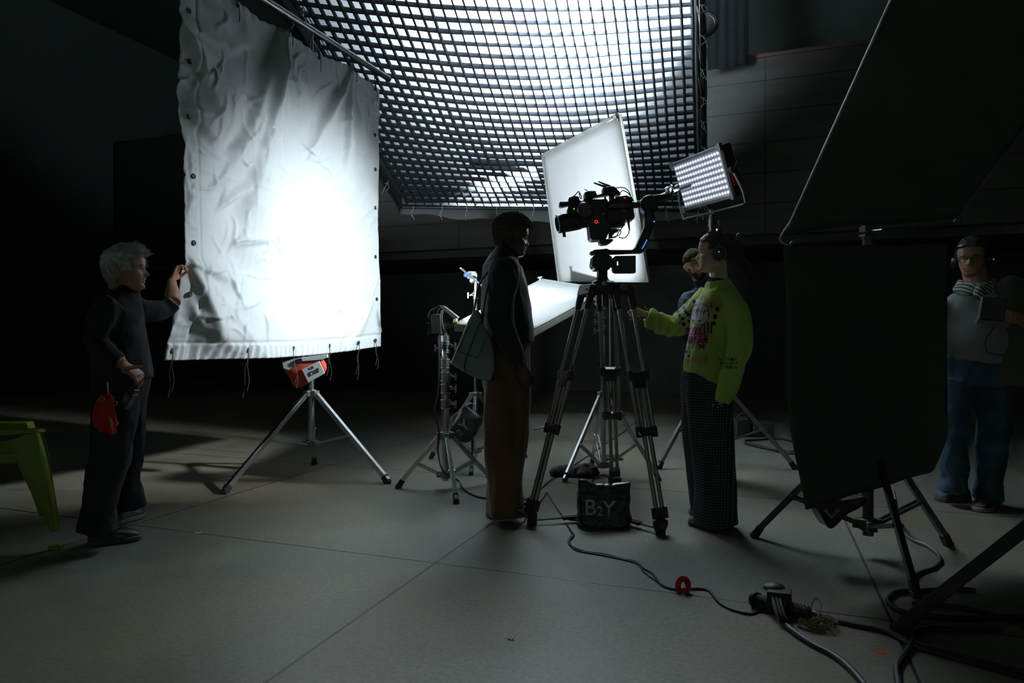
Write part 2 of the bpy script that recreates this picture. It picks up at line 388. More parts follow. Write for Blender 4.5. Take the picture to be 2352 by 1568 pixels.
for k in range(4):
    u0,v0,u1,v1 = edge(k); e = 0.036; fx = lambda u: u+(e if u > .5 else -e)
    mb = MB(); vs = []; n = 60; m_ = 5
    for i in range(n+1):
        t = i/n
        for j in range(m_+1):
            s = j/m_; sag = (0.10 if k == 0 else 0.0)*math.sin(PI*t)
            p = FL+FUx*(fx(u0)+(fx(u1)-fx(u0))*t)+FDv*(fx(v0)+(fx(v1)-fx(v0))*t)+FN*(-1.0+s*(1.14+sag*1.3))
            p = p + FN*0.02*math.sin(t*37+s) + FDv.normalized()*0.02*nz((t*9,s,k),1.0)
            vs.append(p)
    mb.add(vs, [(i*(m_+1)+j, (i+1)*(m_+1)+j, (i+1)*(m_+1)+j+1, i*(m_+1)+j+1) for i in range(n) for j in range(m_)])
    o = build('skirt', mb, SKIRT if k else mat('grey_skirt_cloth', (0.22,0.24,0.25), .8), sf); so = o.modifiers.new('thick','SOLIDIFY'); so.thickness = 0.004
WHITEC = mat('white_tie_cord', (0.7,0.72,0.72), 0.8)
for k in range(3):
    u0,v0,u1,v1 = edge((0,1,3)[k])
    for q in range(11 if k == 0 else 10):
        t = (q+0.5)/11+random.uniform(-.02,.02); e = 0.03
        fx = lambda u: u+(e if u > .5 else -e)
        p = FL+FUx*(fx(u0)+(fx(u1)-fx(u0))*t)+FDv*(fx(v0)+(fx(v1)-fx(v0))*t)+FN*0.10
        mb = MB(); mb.ring(p-FN*0.03, (FUx if k == 0 else FDv), 0.03, 0.004, n=12, m=5)
        inn = V((0,-0.05,0)) if k == 0 else FUx.normalized()*(-0.05 if k == 1 else .05)
        mb.path([p+inn*.3, p+V((random.uniform(-.02,.02),-0.02,-0.06)), p+V((random.uniform(-.05,.05),-0.02,-0.13))], 0.0035, n=5)
        mb.path([p+inn*.3, p+V((random.uniform(-.04,.04),-0.02,-0.05)), p+V((random.uniform(-.07,.07),-0.03,-0.10))], 0.0035, n=5)
        build('tie', mb, WHITEC, sf)
for (u,v) in ((0.02,0.02),(0.98,0.02),(0.02,0.98),(0.98,0.98)):
    p = FL+FUx*u+FDv*v-FN*0.2; mb = MB(); mb.tube(p, V((p.x,p.y,7.4)), 0.006, n=6); build('hanging_wire', mb, STEELD, sf)
t = thing('added_strip_lamp', soft(0.37,0.18,-0.10), 'added slim lamp on the far end of the overhead black grid, brightening its strips', 'lamp')
mb = MB(); ud_ = FUx.normalized(); vd_ = FDv.normalized(); mb.bar(soft(0.265,0.185,-0.07), soft(0.475,0.185,-0.07), 0.06, 0.07, up=FN); build('housing', mb, BLACKM, t, bevel=.004)
# the lamps above the cloth
for L, rad in ((L_OVER, .27), (L_OVER2, .29)):
    p = L.location; d = (L.rotation_euler.to_matrix() @ V((0,0,-1)))
    t = thing('space_light', p, 'round lamp above the overhead white cloth, '+('at its brightest spot' if L is L_OVER else 'over its dimmer middle'), 'lamp')
    mb = MB(); mb.rev(p-d*0.32, d, [(0,0.06),(0.02,0.12),(0.10,0.15),(0.13,rad-.01),(0.30,rad),(0.31,rad),(0.305,rad-0.008),(0.16,rad-.02),(0.14,.02)], n=28); build('housing', mb, BLACKM, t)
    mb = MB(); mb.tube(p-d*0.32, V((p.x,p.y,7.4)), 0.02, n=8); build('hanging_pole', mb, BLACKM, t)
# ---------------------------------------------------------------- big white bounce cloth
BTL = V((-2.075, 4.24, 3.40)); BTR = V((-1.225, 6.30, 3.42)); BBL = V((-2.02, 4.24, 0.945)); BBR = V((-1.215, 6.30, 1.00))
BN = (BTR-BTL).cross(BBL-BTL).normalized()
if BN.x < 0: BN = -BN
def uvof(px, py):
    d = U(px,py,1.0)-V((0,0,EYE)); o = V((0,0,EYE)); s = (BTL-o).dot(BN)/d.dot(BN); p = o+d*s
    a = (BTR-BTL); u = (p-BTL).dot(a)/a.dot(a); zt = 3.40+.02*u; zb = .945+.055*u
    return u, (zt-p.z)/(zt-zb)
RIDGE = []
for (x0,y0,x1,y1,amp,w0,w1,sg) in (
    (652,75,598,330,.085,.008,.050,1),(652,75,520,420,.050,.008,.06,1),(652,75,650,420,.020,.006,.03,1),(652,75,700,250,.018,.006,.03,1),
    (802,158,715,340,.045,.006,.040,1),(802,158,790,420,.040,.006,.045,1),(802,158,840,330,.018,.005,.03,1),(598,330,560,560,.065,.05,.12,1),
    (410,45,470,190,.045,.012,.045,1),(470,190,520,300,.03,.045,.06,1),(412,150,430,330,-.035,.02,.05,1),(412,45,520,110,.02,.01,.03,1),
    (470,0,540,95,.03,.01,.05,1),(520,120,585,90,.02,.02,.02,1),(420,240,500,330,.035,.01,.05,1),(505,345,560,300,-.02,.02,.03,1),
    (436,606,520,800,.055,.012,.05,1),(436,606,540,640,.02,.01,.04,1),(450,690,500,800,.035,.02,.04,1),(470,740,555,800,.02,.02,.03,1),
    (865,690,800,800,.02,.01,.03,1),(540,560,640,540,.012,.01,.02,1),(500,480,560,430,.018,.008,.015,1),(520,620,560,700,.012,.006,.012,1),
    (555,190,575,240,-.02,.008,.01,1),(565,90,560,40,.018,.008,.02,1),(690,560,720,780,.012,.05,.06,1),(760,200,690,330,-.02,.02,.05,1)):
    u0,v0 = uvof(x0,y0); u1,v1 = uvof(x1,y1); RIDGE.append((u0,v0,u1,v1,amp*1.45,w0,w1))
rc = random.Random(41); CREASE = []
for q in range(170):
    u0 = rc.random()**1.3; v0 = rc.random(); a = rc.choice((rc.uniform(1.2,2.3), rc.uniform(-.5,.6), rc.uniform(1.9,2.5))); L = rc.uniform(.03,.13)
    CREASE.append((u0, v0, u0+math.cos(a)*L, v0+math.sin(a)*L, rc.uniform(.006,.017), rc.uniform(.0035,.009)))
def cloth_h(u, v):
    h = 0.0
    for (u0,v0,u1,v1,amp,w0,w1) in RIDGE:
        du = u1-u0; dv = v1-v0; L2 = du*du+dv*dv; t = ((u-u0)*du+(v-v0)*dv)/L2
        if t < -0.15 or t > 1.25: continue
        tc_ = min(max(t,0),1); dist = math.hypot(u-u0-du*tc_, v-v0-dv*tc_); wd = w0+(w1-w0)*tc_
        sg = du*(v-v0)-dv*(u-u0); wd = wd*(.50 if sg > 0 else 1.45)
        if dist < 3*wd: h += amp*min(1,0.35+2*tc_)*(1-max(0,t-0.6)/0.65 if t > .6 else 1)*math.exp(-(dist/wd)**2)
    q = (u*3.1, v*3.3, 0.4)
    h += 0.034*nz(q, 1.0) + 0.016*nz(q, 2.6, 3)
    for (u0,v0,u1,v1,amp,wd) in CREASE:
        if abs(u-u0) > .16 or abs(v-v0) > .16: continue
        du = u1-u0; dv = v1-v0; t = ((u-u0)*du+(v-v0)*dv)/(du*du+dv*dv)
        if t < -.1 or t > 1.1: continue
        s_ = (du*(v-v0)-dv*(u-u0))/math.hypot(du,dv)+.006*math.sin(t*5+u0*40); w2 = wd*(.5 if s_ > 0 else 1.5)
        if abs(s_) < 3*w2: h += amp*math.sin(PI*min(1,max(0,(t+.1)/1.2)))*math.exp(-(s_/w2)**2)
    for f in (0.25,0.5,0.75):                                  # the packing creases
        h += 0.004*math.exp(-((v-f-0.02*math.sin(u*3))/0.004)**2) + 0.004*math.exp(-((u-f)/0.003)**2)
    hem = 0.055
    if u < hem: h += 0.006 + 0.006*nz((u*30, v*60, 0), 1.0)
    h -= 0.012*math.exp(-((u-hem)/0.004)**2)
    if v > 0.955: h += 0.008*math.sin(u*230+3*nz((u*8,0,0),1.0))*min(1,(v-.955)/.01)
    h -= 0.010*math.exp(-((v-0.955)/0.004)**2)
    if v < 0.04: h += 0.006*math.sin(u*150)*(1-v/.04)
    if v > 0.76:                                               # slack corner below the holding hand turns back from the light
        u_l = 0.05+(v-0.76)*1.1
        if u < u_l: h -= (u_l-u)*0.62
    return h
m, nt, b = node_mat('white_bounce_cloth')
b.inputs['Base Color'].default_value = (0.60,0.64,0.655,1); b.inputs['Roughness'].default_value = 0.55; b.inputs['Specular IOR Level'].default_value = 0.3
tc = N(nt, 'ShaderNodeTexCoord'); n1 = N(nt, 'ShaderNodeTexNoise'); n1.inputs['Scale'].default_value = 6; n1.inputs['Detail'].default_value = 9; n1.inputs['Distortion'].default_value = 0.25
nt.links.new(tc.outputs['Object'], n1.inputs['Vector']); bp = N(nt, 'ShaderNodeBump'); bp.inputs['Strength'].default_value = 0.30; bp.inputs['Distance'].default_value = 0.03
n2 = N(nt, 'ShaderNodeTexNoise'); n2.noise_type = 'RIDGED_MULTIFRACTAL'; n2.inputs['Scale'].default_value = 2.6; n2.inputs['Detail'].default_value = 5; n2.inputs['Roughness'].default_value = 0.55
nt.links.new(tc.outputs['Object'], n2.inputs['Vector']); hsum = mth(nt, 'MULTIPLY_ADD', n2.outputs[0], 0.45, n1.outputs[0]); nt.links.new(hsum, bp.inputs['Height']); nt.links.new(bp.outputs[0], b.inputs['Normal'])
BOUNCEM = m
bc = thing('bounce_cloth', (BBL+BBR)/2, 'huge creased white fabric bounce hung from a steel pipe and held at its edge', 'fabric')
def cloth_pt(u, v, off=0.0):
    a = BTL.lerp(BTR, u); c = BBL.lerp(BBR, u); p = a.lerp(c, v)
    # scalloped top between the ties, sagging bottom hem
    if v < 0.25:
        tp = [uvof(545,12)[0], uvof(652,70)[0], uvof(800,155)[0], 1.0, -0.05]
        dd = min(abs(u-t) for t in tp); p = p - V((0,0,(1-v/0.25)*min(0.05, dd*0.35)))
    p = p + V((0,0,0.0)) - V((0,0,1))*(0.03*math.sin(PI*u)*v)
    if u > .93: 
        k = (u-.93)/.07; p = p + V((0,0,-0.05*k*max(0,1-v*12))) 
    sd = 0.012*nz((v*9,0,0),1.0)
    if u < .1: p = p + (BTR-BTL).normalized()*sd*(1-u*10)
    return p + BN*(cloth_h(u,v)+off)
mb = MB(); NX, NY = 230, 270; vs = []
for i in range(NX+1):
    for j in range(NY+1): vs.append(cloth_pt(i/NX, j/NY))
mb.add(vs, [(i*(NY+1)+j, (i+1)*(NY+1)+j, (i+1)*(NY+1)+j+1, i*(NY+1)+j+1) for i in range(NX) for j in range(NY)])
o = build('cloth', mb, BOUNCEM, bc, ang=180); so = o.modifiers.new('thick','SOLIDIFY'); so.thickness = 0.004; so.offset = 1 if True else -1
ud = (BTR-BTL).normalized()
DARKCORD = mat('black_cord', (0.05,0.05,0.055), 0.8)
def eyelet(u, v, tail=0.0, tie=None):
    p = cloth_pt(u, v, 0.004); mb = MB(); mb.ring(p, BN, 0.013, 0.0045, n=16, m=6); mb.rev(p-BN*.003, BN, [(0,.011),(.004,.011)], n=12)
    g = build('eyelet', mb, BLACKM, bc)
    if tail or tie:
        mb = MB()
        if tie:
            for q in (-1,1): mb.path([p, p.lerp(tie,0.5)+ud*0.012*q, tie+ud*0.02*q+V((0.0,0,0.03))], 0.0035, n=6)
            mb.path([p, p+V((0.02,-0.02,-.05)), p+V((0.015,-0.01,-.12))], 0.003, n=6)
        if tail:
            for q in (0,1):
                L = tail*(1-0.14*q); a = random.uniform(-.03,.03)
                mb.path([p, p+V((0.01,-0.02,-0.05)), p+V((a*.5,-0.02+0.01*q,-L*.4)), p+V((a+.01,-0.01,-L*.75)), p+V((a,-0.02,-L))], 0.0028, n=6)
        build('tie_cord', mb, DARKCORD, bc)
for v in (0.10,0.235,0.375,0.53,0.70,0.83): eyelet(0.028, v)
for v in (0.20,0.33,0.475,0.66,0.82): eyelet(0.975, v)
for px, tl in ((440,.30),(575,.33),(678,.30),(762,.28),(828,.32),(872,.26)):
    u = uvof(px,820)[0]; eyelet(min(max(u,0.02),.99), 0.975, tail=tl)
pipe0 = BTL+V((0,0,0.14))-ud*1.3-BN*0.0; pipe1 = BTR+V((0,0,0.10))+ud*0.16
def on_pipe(u): 
    t = (BTL.lerp(BTR,u)-pipe0).dot((pipe1-pipe0).normalized()); return pipe0+(pipe1-pipe0).normalized()*t
for px, py in ((545,12),(652,70),(730,100),(802,158),(862,195)):
    u = min(uvof(px,py)[0],.99); eyelet(u, 0.015, tie=on_pipe(u))
tp = thing('steel_pipe', (pipe0+pipe1)/2, 'long steel pipe slanting across the top, carrying the white bounce cloth', 'pipe')
mb = MB(); mb.tube(pipe0, pipe1, 0.026, n=18); mb.tube(pipe1, pipe1+ud*0.012, 0.021, n=18); build('tube', mb, STEEL, tp)
mb = MB(); q = on_pipe(0.52)+V((0,0,0.02)); mb.ball(q, 0.035, 10); mb.bar(q, q+V((0,0,0.10)), 0.03, 0.02); mb.tube(q+V((-.05,0,.07)), q+V((.05,0,.07)), 0.008); build('clamp', mb, STEELD, tp, bevel=0.003)
# ---------------------------------------------------------------- light stands
def stand(name, label, cx, cy, feet, hub, low, tubes, knobs=(), bt=0.55, m=STEEL, lw=0.022, hubr=0.035, cat='stand', joint=None):
    t = thing(name, (cx, cy, 0), label, cat)
    for i, f in enumerate(feet):
        f = V(f); top = V((cx,cy,hub)); d = (f-top); d.z = 0; d.normalize(); top = top + d*hubr
        e = f + V((0,0,0.022)); dd = (e-top).normalized()
        mb = MB(); mb.bar(top, e, lw, lw*1.25, up=(0,0,1)); build('leg', mb, m, t, bevel=0.002)
        mb = MB(); mb.bar(e-dd*0.05, V((f.x,f.y,0.0))+V((0,0,.006)), lw*1.3, lw*1.5); mb.box((f.x,f.y,0.012),(lw*1.5,lw*1.5,0.024)); build('rubber_foot', mb, RUBBER, t, bevel=0.003)
        j = top.lerp(e, bt); lo = V((cx,cy,low)) + d*hubr
        mb = MB(); n = V((-d.y, d.x, 0)); w2 = lw*0.62
        for q in (-1,1): mb.bar(lo+n*w2*q, j+n*w2*q, 0.004, 0.018)
        mb.tube(j-n*lw*.95, j+n*lw*.95, 0.007, n=8); mb.tube(lo-n*lw*.9, lo+n*lw*.9, 0.006, n=8); build('brace', mb, m, t)
    for z in (hub, low):
        mb = MB(); mb.tube((cx,cy,z-0.028), (cx,cy,z+0.028), hubr*0.85, n=18)
        for f in feet:
            d = V(f)-V((cx,cy,0)); d.z = 0; d.normalize(); mb.bar(V((cx,cy,z)), V((cx,cy,z))+d*(hubr+.02), lw*1.7, 0.045)
        build('collar', mb, STEELD if m is STEEL else m, t, bevel=0.003)
    for (z0, z1, r) in tubes:
        mb = MB(); mb.tube((cx,cy,z0), (cx,cy,z1), r, n=18); build('pole', mb, m, t)
    for (z, ang, r) in knobs:
        d = V((math.cos(ang), math.sin(ang), 0)); c = V((cx,cy,z)); mb = MB()
        mb.tube(c-V((0,0,.03)), c+V((0,0,.03)), r, n=18); mb.tube(c-V((0,0,.034)), c-V((0,0,.026)), r+.003, n=18); mb.tube(c+V((0,0,.026)), c+V((0,0,.034)), r+.003, n=18)
        mb.path([c+d*r*.8+V((0,0,.02)), c+d*(r+.02)+V((0,0,.008)), c+d*(r+.03)], 0.006, n=6)
        mb.tube(c+d*r, c+d*(r+.04), 0.006, n=8)
        mb.bar(c+d*(r+.045)-V((0,0,.026)), c+d*(r+.045)+V((0,0,.026)), 0.012, 0.014)
        build('locking_knob', mb, STEELD, t, bevel=0.002)
    return t
def at(px, d): return ((px-CX)/F*d, d)
def zat(py, d): return EYE-(py-HY)/F*d
# 1: under the big bounce cloth
cx, cy = at(715, 5.50)
stand('light_stand', 'big steel stand with spread legs below the huge white bounce cloth', cx, cy,
      [G(515,1134), G(891,1110), G(722,1067)], zat(905,5.4), zat(1022,5.4), [(0.20,1.3,0.024),(1.3,2.4,0.019),(2.4,3.54,0.016)], [(1.3,0.3,.027),(2.4,0.3,.022)], bt=0.50, lw=0.030, hubr=0.05)
# 2: small lamp stand
cx2, cy2 = at(1023, 4.90)
stand('light_stand', 'shiny combo stand carrying the small lamp beside the person in brown trousers', cx2, cy2,
      [G(915,1121), G(1048,1156), G(1131,1108)], zat(1000,4.9), zat(1088,4.9), [(0.06,0.62,0.024),(0.60,0.90,0.030),(0.88,1.03,0.022),(1.0,1.10,0.030)],
      [(zat(928,4.9),-0.2,.032),(zat(893,4.9),-0.2,.032),(zat(865,4.9),-0.2,.032),(zat(835,4.9),-0.2,.032),(zat(795,4.9),-0.3,.03),(zat(800,4.9),2.9,.03)], bt=0.56, lw=0.026, hubr=0.042)
# 3: chrome stand with the blue knob
cx3, cy3 = at(1092, 5.90)
st3 = stand('light_stand', 'chrome stand with a blue-knobbed grip head behind the person in brown trousers', cx3, cy3,
      [G(990,1053), G(1082,1091), G(1207,1051)], zat(907,5.9), zat(1033,5.9), [(0.05,0.62,0.0175),(0.6,1.42,0.0155),(1.40,1.60,0.012)],
      [(zat(678,5.9),3.0,.020)], bt=0.62, lw=0.022, hubr=0.036)
def grip_head(t, c, d, knob=BLUEP, s=1.0):
    c = V(c); d = V(d).normalized(); mb = MB()
    mb.tube(c-d*0.03*s, c+d*0.03*s, 0.034*s, n=20); mb.tube(c-d*.034*s, c-d*.028*s, .037*s, n=20); mb.ball(c-V((0,0,.045*s)), (.02*s,.02*s,.03*s), 10)
    build('grip_head', mb, STEEL, t, bevel=0.002)
    mb = MB(); x = d.cross(V((0,0,1))).normalized(); mb.tube(c+d*0.03*s, c+d*.055*s, 0.008*s); mb.ball(c+d*0.06*s, (.022*s,.022*s,.022*s), 12); build('clamp_knob', mb, knob, t)
    mb = MB(); mb.bar(c-d*.02+V((0,0,.02)), c-d*.02+x*0.07*s-V((0,0,.02*s)), 0.014, 0.012); build('tee_handle', mb, STEEL, t, bevel=.002)
gc = U(1083,632,5.88); grip_head(st3, gc, (-0.75,-0.66,0))
arm = thing('clamp_rod', U(1098,655,5.8), 'thin polished arm rod poking out of the blue-knobbed grip head', 'rod')
mb = MB(); mb.tube(U(1057,615,5.84), U(1166,705,5.72), 0.008, n=10); mb.tube(U(1057,615,5.84), U(1059,617,5.84), 0.0105, n=10); build('rod', mb, STEEL, arm)
# 4: centre stand under the tilted board
cx4, cy4 = at(1386, 5.42)
st4 = stand('light_stand', 'pale metal stand behind the camera tripod, holding the tilted white board', cx4, cy4,
      [G(1297,1106), G(1513,1104), G(1360,1063)], zat(905,5.42), zat(1066,5.42), [(0.05,0.78,0.0205),(0.76,1.08,0.018),(1.06,1.24,0.015),(1.2,1.40,0.012)],
      [(zat(760,5.42),3.2,.024),(zat(739,5.42),3.2,.022),(zat(718,5.42),3.2,.020)], bt=0.60, lw=0.022, hubr=0.036)
grip_head(st4, U(1378,691,5.40), (-0.9,-0.5,0), STEELD, 1.1)
# 5: led panel stand
cx5, cy5 = at(1633, 5.92)
stand('light_stand', 'tall worn stand carrying the led panel, behind the person in the green sweater', cx5, cy5,
      [G(1513,1077), G(1826,1078), at(1640,6.75)+(0,)], zat(862,5.92), zat(1022,5.92), [(0.15,1.2,0.024),(1.18,1.9,0.018),(1.85,2.10,0.012),(2.0,2.19,0.024)],
      [(zat(498,5.92),3.3,.027),(zat(512,5.92),0.2,.027)], bt=0.60, lw=0.026, hubr=0.045, m=STEELD)
# 6: flag stand
cx6, cy6 = at(1994, 3.42)
stand('light_stand', 'dark metal stand with a low spider base under the black hanging flag', cx6, cy6,
      [G(1733,1234), G(2104,1372), G(2178,1253)], 0.62, 0.155, [(0.10,1.60,0.026),(1.58,1.70,0.03)], [], bt=0.62, lw=0.026, hubr=0.05, m=mat('blackened_steel', (0.10,0.105,0.10), 0.4, 0.9))
# 7: foreground stand at the right edge
stand('light_stand', 'black stand nearest the camera, cropped by the picture edge, standing on the coiled cables', 1.99, 1.86,
      [G(2067,1452), (2.75,2.05,0), (1.95,1.10,0)], 0.98, 0.26, [(0.20,1.9,0.024)], [], bt=0.50, lw=0.034, hubr=0.05, m=mat('black_steel', (0.022,0.024,0.022), 0.45, 0.3))

# ---------------------------------------------------------------- red cloth bag on stand 1
bg_ = thing('storage_bag', U(700,855,5.25), 'small red and white bag labelled 8\'X8\' hanging below the white bounce cloth', 'bag')
RED = mat('orange_red_fabric', (0.60,0.075,0.035), 0.7, bump=0.2, bscale=60); WHT = mat('white_vinyl', (0.55,0.60,0.60), 0.4, bump=0.1, bscale=40)
def bulge(outline, d, th, name, m, parent, k=0.5, label=None, px=True, sub=1):
    """a stuffed pouch: outline in the picture, thicker in its middle"""
    pts = [U(x,y,d) if px else V((x,y,0)) for x,y in outline]; c = sum(pts, V((0,0,0)))/len(pts)
    e = [p.copy() for p in smoothp(pts, 4, True)]; mb = MB(); n = len(e); rows = []
    for (s, y) in ((1,0),(0.97,0.35),(0.85,0.75),(0.5,0.98),(0.0,1.0)):
        rows.append([c+(p-c)*s+V((0,-th/2*y,0)) for p in e])
    back = []
    for (s, y) in ((0.97,0.35),(0.85,0.75),(0.5,0.98),(0.0,1.0)):
        back.append([c+(p-c)*s+V((0,th/2*y,0)) for p in e])
    for R_ in (rows, [rows[0]]+back):
        vs = [p+V((0,0.006*nz(p,14),0.004*nz(p,11,4))) for r in R_ for p in r]
        mb.add(vs, [(i*n+k_, i*n+(k_+1)%n, (i+1)*n+(k_+1)%n, (i+1)*n+k_) for i in range(len(R_)-1) for k_ in range(n)])
    o = build(name, mb, m, parent, ang=60, label=label); return o
bulge([(650,838),(690,822),(738,822),(750,850),(720,868),(684,892),(662,862)], 5.25, 0.07, 'pouch', RED, bg_)
mb = MB(); mb.slab([(647,829),(690,821),(752,813),(752,821),(738,826),(690,830),(662,850),(651,846)], 5.205, 0.03); build('white_flap', mb, WHT, bg_, bevel=.003)
mb = MB(); mb.slab([(693,848),(733,829),(746,857),(708,879)], 5.200, 0.01); build('label_card', mb, mat('label_card', (0.60,0.63,0.64), 0.5), bg_, bevel=.002)
INK = mat('black_print', (0.01,0.01,0.01), 0.6)
xd = U(733,829,5.2)-U(693,848,5.2)
text_mesh('printed_text', "UR", 0.030, INK, bg_, U(711,850,5.1985), xd, (0,0,1), 0.001)
text_mesh('printed_text', "8'X8'", 0.046, INK, bg_, U(710,865,5.1985), xd, (0,0,1), 0.001)
mb = MB(); mb.slab([(671,832),(680,825),(692,822),(694,832),(684,836),(676,838)], 5.196, 0.008); build('logo_patch', mb, INK, bg_)
mb = MB(); mb.path([U(690,826,5.23), U(700,815,5.3), U(712,805,5.45), U(714,800,5.5)], 0.006); build('hanging_strap', mb, DARKCORD, bg_)

# ---------------------------------------------------------------- small lamp on stand 2
t = thing('small_lamp', U(1025,735,4.92), 'small black lamp head on the combo stand, aimed at the white boards', 'lamp')
D = 4.90
hx = (U(1048,727,D)-U(1010,706,D)).normalized(); hn = V((0.72,0.45,-0.10)).normalized()
hz = (V((0,0,1))-hx*hx.z).normalized()
mb = MB(); mb.slab([(1003,716),(1012,704),(1019,704),(1049,727),(1045,742),(1020,757),(1008,745)], 4.84, 0.16); build('lamp_head', mb, BLACKM, t, bevel=0.008)
mb = MB(); mb.slab([(1010,706),(1013,701),(1019,702),(1051,726),(1049,730),(1040,730)], 4.83, 0.18); build('heat_sink', mb, ALU, t, bevel=0.003)
mb = MB(); mb.slab([(1041,733),(1048,729),(1047,737),(1041,741)], 4.835, 0.16); build('lens', mb, mat('amber_lens', (0.5,0.5,0.12), 0.15, emit=(1,0.95,0.5), estr=0.12), t)
mb = MB(); mb.path([U(1016,712,4.82), U(1014,740,4.81), U(1022,762,4.86), U(1024,768,4.9)], 0.008, n=6); mb.path([U(1016,712,5.02), U(1014,740,5.03), U(1022,762,4.96), U(1024,768,4.9)], 0.008, n=6); mb.tube(U(1024,764,4.9), U(1024,782,4.9), 0.010); build('yoke', mb, STEELD, t)
t = thing('power_unit', U(1001,770,4.86), 'black box-shaped power unit hooked on the combo stand beside the small lamp', 'power unit')
mb = MB(); mb.slab([(990,722),(1012,720),(1014,768),(992,767)], 4.80, 0.10); build('case', mb, BLACKP, t, bevel=0.006)
mb = MB(); mb.path([U(1000,722,4.85), U(998,712,4.85), U(1007,703,4.85), U(1016,703,4.85)], 0.004); mb.path([U(993,735,4.84), U(984,728,4.84), U(988,714,4.84), U(1000,708,4.85), U(1010,712,4.84)], 0.004)
mb.path([U(992,745,4.84), U(980,742,4.84), U(988,750,4.84), U(982,768,4.84), U(992,762,4.84)], 0.004); build('lead', mb, CABLE, t)
mb = MB(); mb.tube(U(1010,760,4.85), U(1013,805,4.88), 0.007); mb.path([U(1009,800,4.86),U(1010,820,4.86),U(1016,820,4.86),U(1016,800,4.88)], 0.005); build('hook', mb, STEEL, t)

# ---------------------------------------------------------------- white boards
FOAM = mat('white_foam_board', (0.78,0.80,0.80), 0.6, bump=0.06, bscale=25, var=0.03, vscale=4); FEDGE = mat('greyed_board_edge', (0.30,0.31,0.30), 0.8, var=0.15, vscale=20)
def board(name, label, q, th, mface, medge, inward=1):
    a = [V(p) for p in q]; n = (a[1]-a[0]).cross(a[3]-a[0]).normalized(); c = sum(a, V((0,0,0)))/4
    if n.dot(V((0,0,EYE))-c) < 0: n = -n
    t = thing(name, V((c.x,c.y,min(p.z for p in a))), label, 'board')
    K = 14; mb = MB(); vs = []
    for i in range(K+1):
        for j in range(K+1):
            p = a[0].lerp(a[1], i/K).lerp(a[3].lerp(a[2], i/K), j/K); p = p + n*0.010*nz(p, 1.4)*(1 if 0<i<K and 0<j<K else .4); vs.append(p)
    mb.add(vs, [(i*(K+1)+j, (i+1)*(K+1)+j, (i+1)*(K+1)+j+1, i*(K+1)+j+1) for i in range(K) for j in range(K)])
    face = build('reflecting_face', mb, mface, t, ang=180); so = face.modifiers.new('thick','SOLIDIFY'); so.thickness = 0.004
    mb = MB(); aa = [c+(p-c)*0.997-n*0.010 for p in a]; mb.prism(aa, -n*th); build('backing', mb, medge, t, bevel=0.003)
    return t, n
tb, nb = board('reflector_board', 'low tilted white bounce board behind the two standing talkers, below the camera', [U(1041,745,5.0), U(1224,757,4.70), U(1396,664,5.55), U(1245,640,6.05)], 0.045, FOAM, FEDGE)
mb = MB(); p = U(1240,641,6.0); mb.bar(p-V((0,0,.02)), p+V((0,0,.015)), 0.012, 0.012); mb.bar(p+V((-.02,0,.012)), p+V((.02,0,.02)), 0.010, 0.010); build('clip', mb, WHITEC, tb)
tb2, nb2 = board('reflector_board', 'tall upright white board standing behind the camera rig', [U(1245,357,6.55), U(1421,262,5.25), U(1488,648,5.40), U(1283,646,6.80)], 0.020, FOAM, FEDGE)
mb = MB()
for (a_, b_) in ((U(1245,357,6.53),U(1421,262,5.23)), (U(1421,262,5.23),U(1488,648,5.38)), (U(1283,646,6.78),U(1245,357,6.53))):
    for q in range(10):
        p0 = a_.lerp(b_, q/10); p1 = a_.lerp(b_, (q+1)/10); mb.bar(p0, p1, 0.026, 0.006, up=nb2)
build('edge_tape', mb, mat('grey_tape', (0.5,0.5,0.49), 0.7, var=.2, vscale=8), tb2)
mb = MB(); c = U(1412,270,5.25); mb.ball(c, (0.03,0.02,0.018), 8); mb.ball(c+V((.02,-.01,-.02)), (0.012,0.012,0.02), 6); mb.path([c, c+V((-.05,-.01,-.03)), c+V((-.09,0,-.035))], 0.008, n=5); build('torn_corner', mb, mat('torn_paper', (0.55,0.52,0.45), 0.9), tb2)
# arm that carries the tall board
t = thing('boom_arm', U(1520,470,5.7), 'black boom arm running behind the tall white board towards the led panel', 'boom')
mb = MB(); mb.tube(U(1360,520,5.95), U(1545,440,5.75), 0.016, n=12); mb.tube(U(1480,468,5.82), U(1545,440,5.75), 0.022, n=12); build('tube', mb, BLACKM, t)
mb = MB(); p = U(1534,436,5.73); mb.ball(p, 0.03, 10); mb.tube(p-V((.04,0,0)), p+V((.04,0,.01)), .01); mb.tube(p, p+V((0.02,-.05,0.03)), .009); build('clamp', mb, STEELD, t)
mb = MB(); mb.tube(U(1545,440,5.75), U(1625,412,6.02), 0.014, n=10); build('bracket', mb, BLACKM, t)
t = thing('grip_pole', V((*at(1402,6.1),0)), 'slim pole propping the tall white board from behind', 'pole')
mb = MB(); mb.tube((*at(1402,6.1),0.0), (*at(1402,6.1),2.2), 0.012, n=12); build('tube', mb, STEELD, t)
mb = MB(); mb.box((*at(1402,6.1),0.01), (0.2,0.2,0.02)); build('base_plate', mb, BLACKM, t, bevel=0.004)

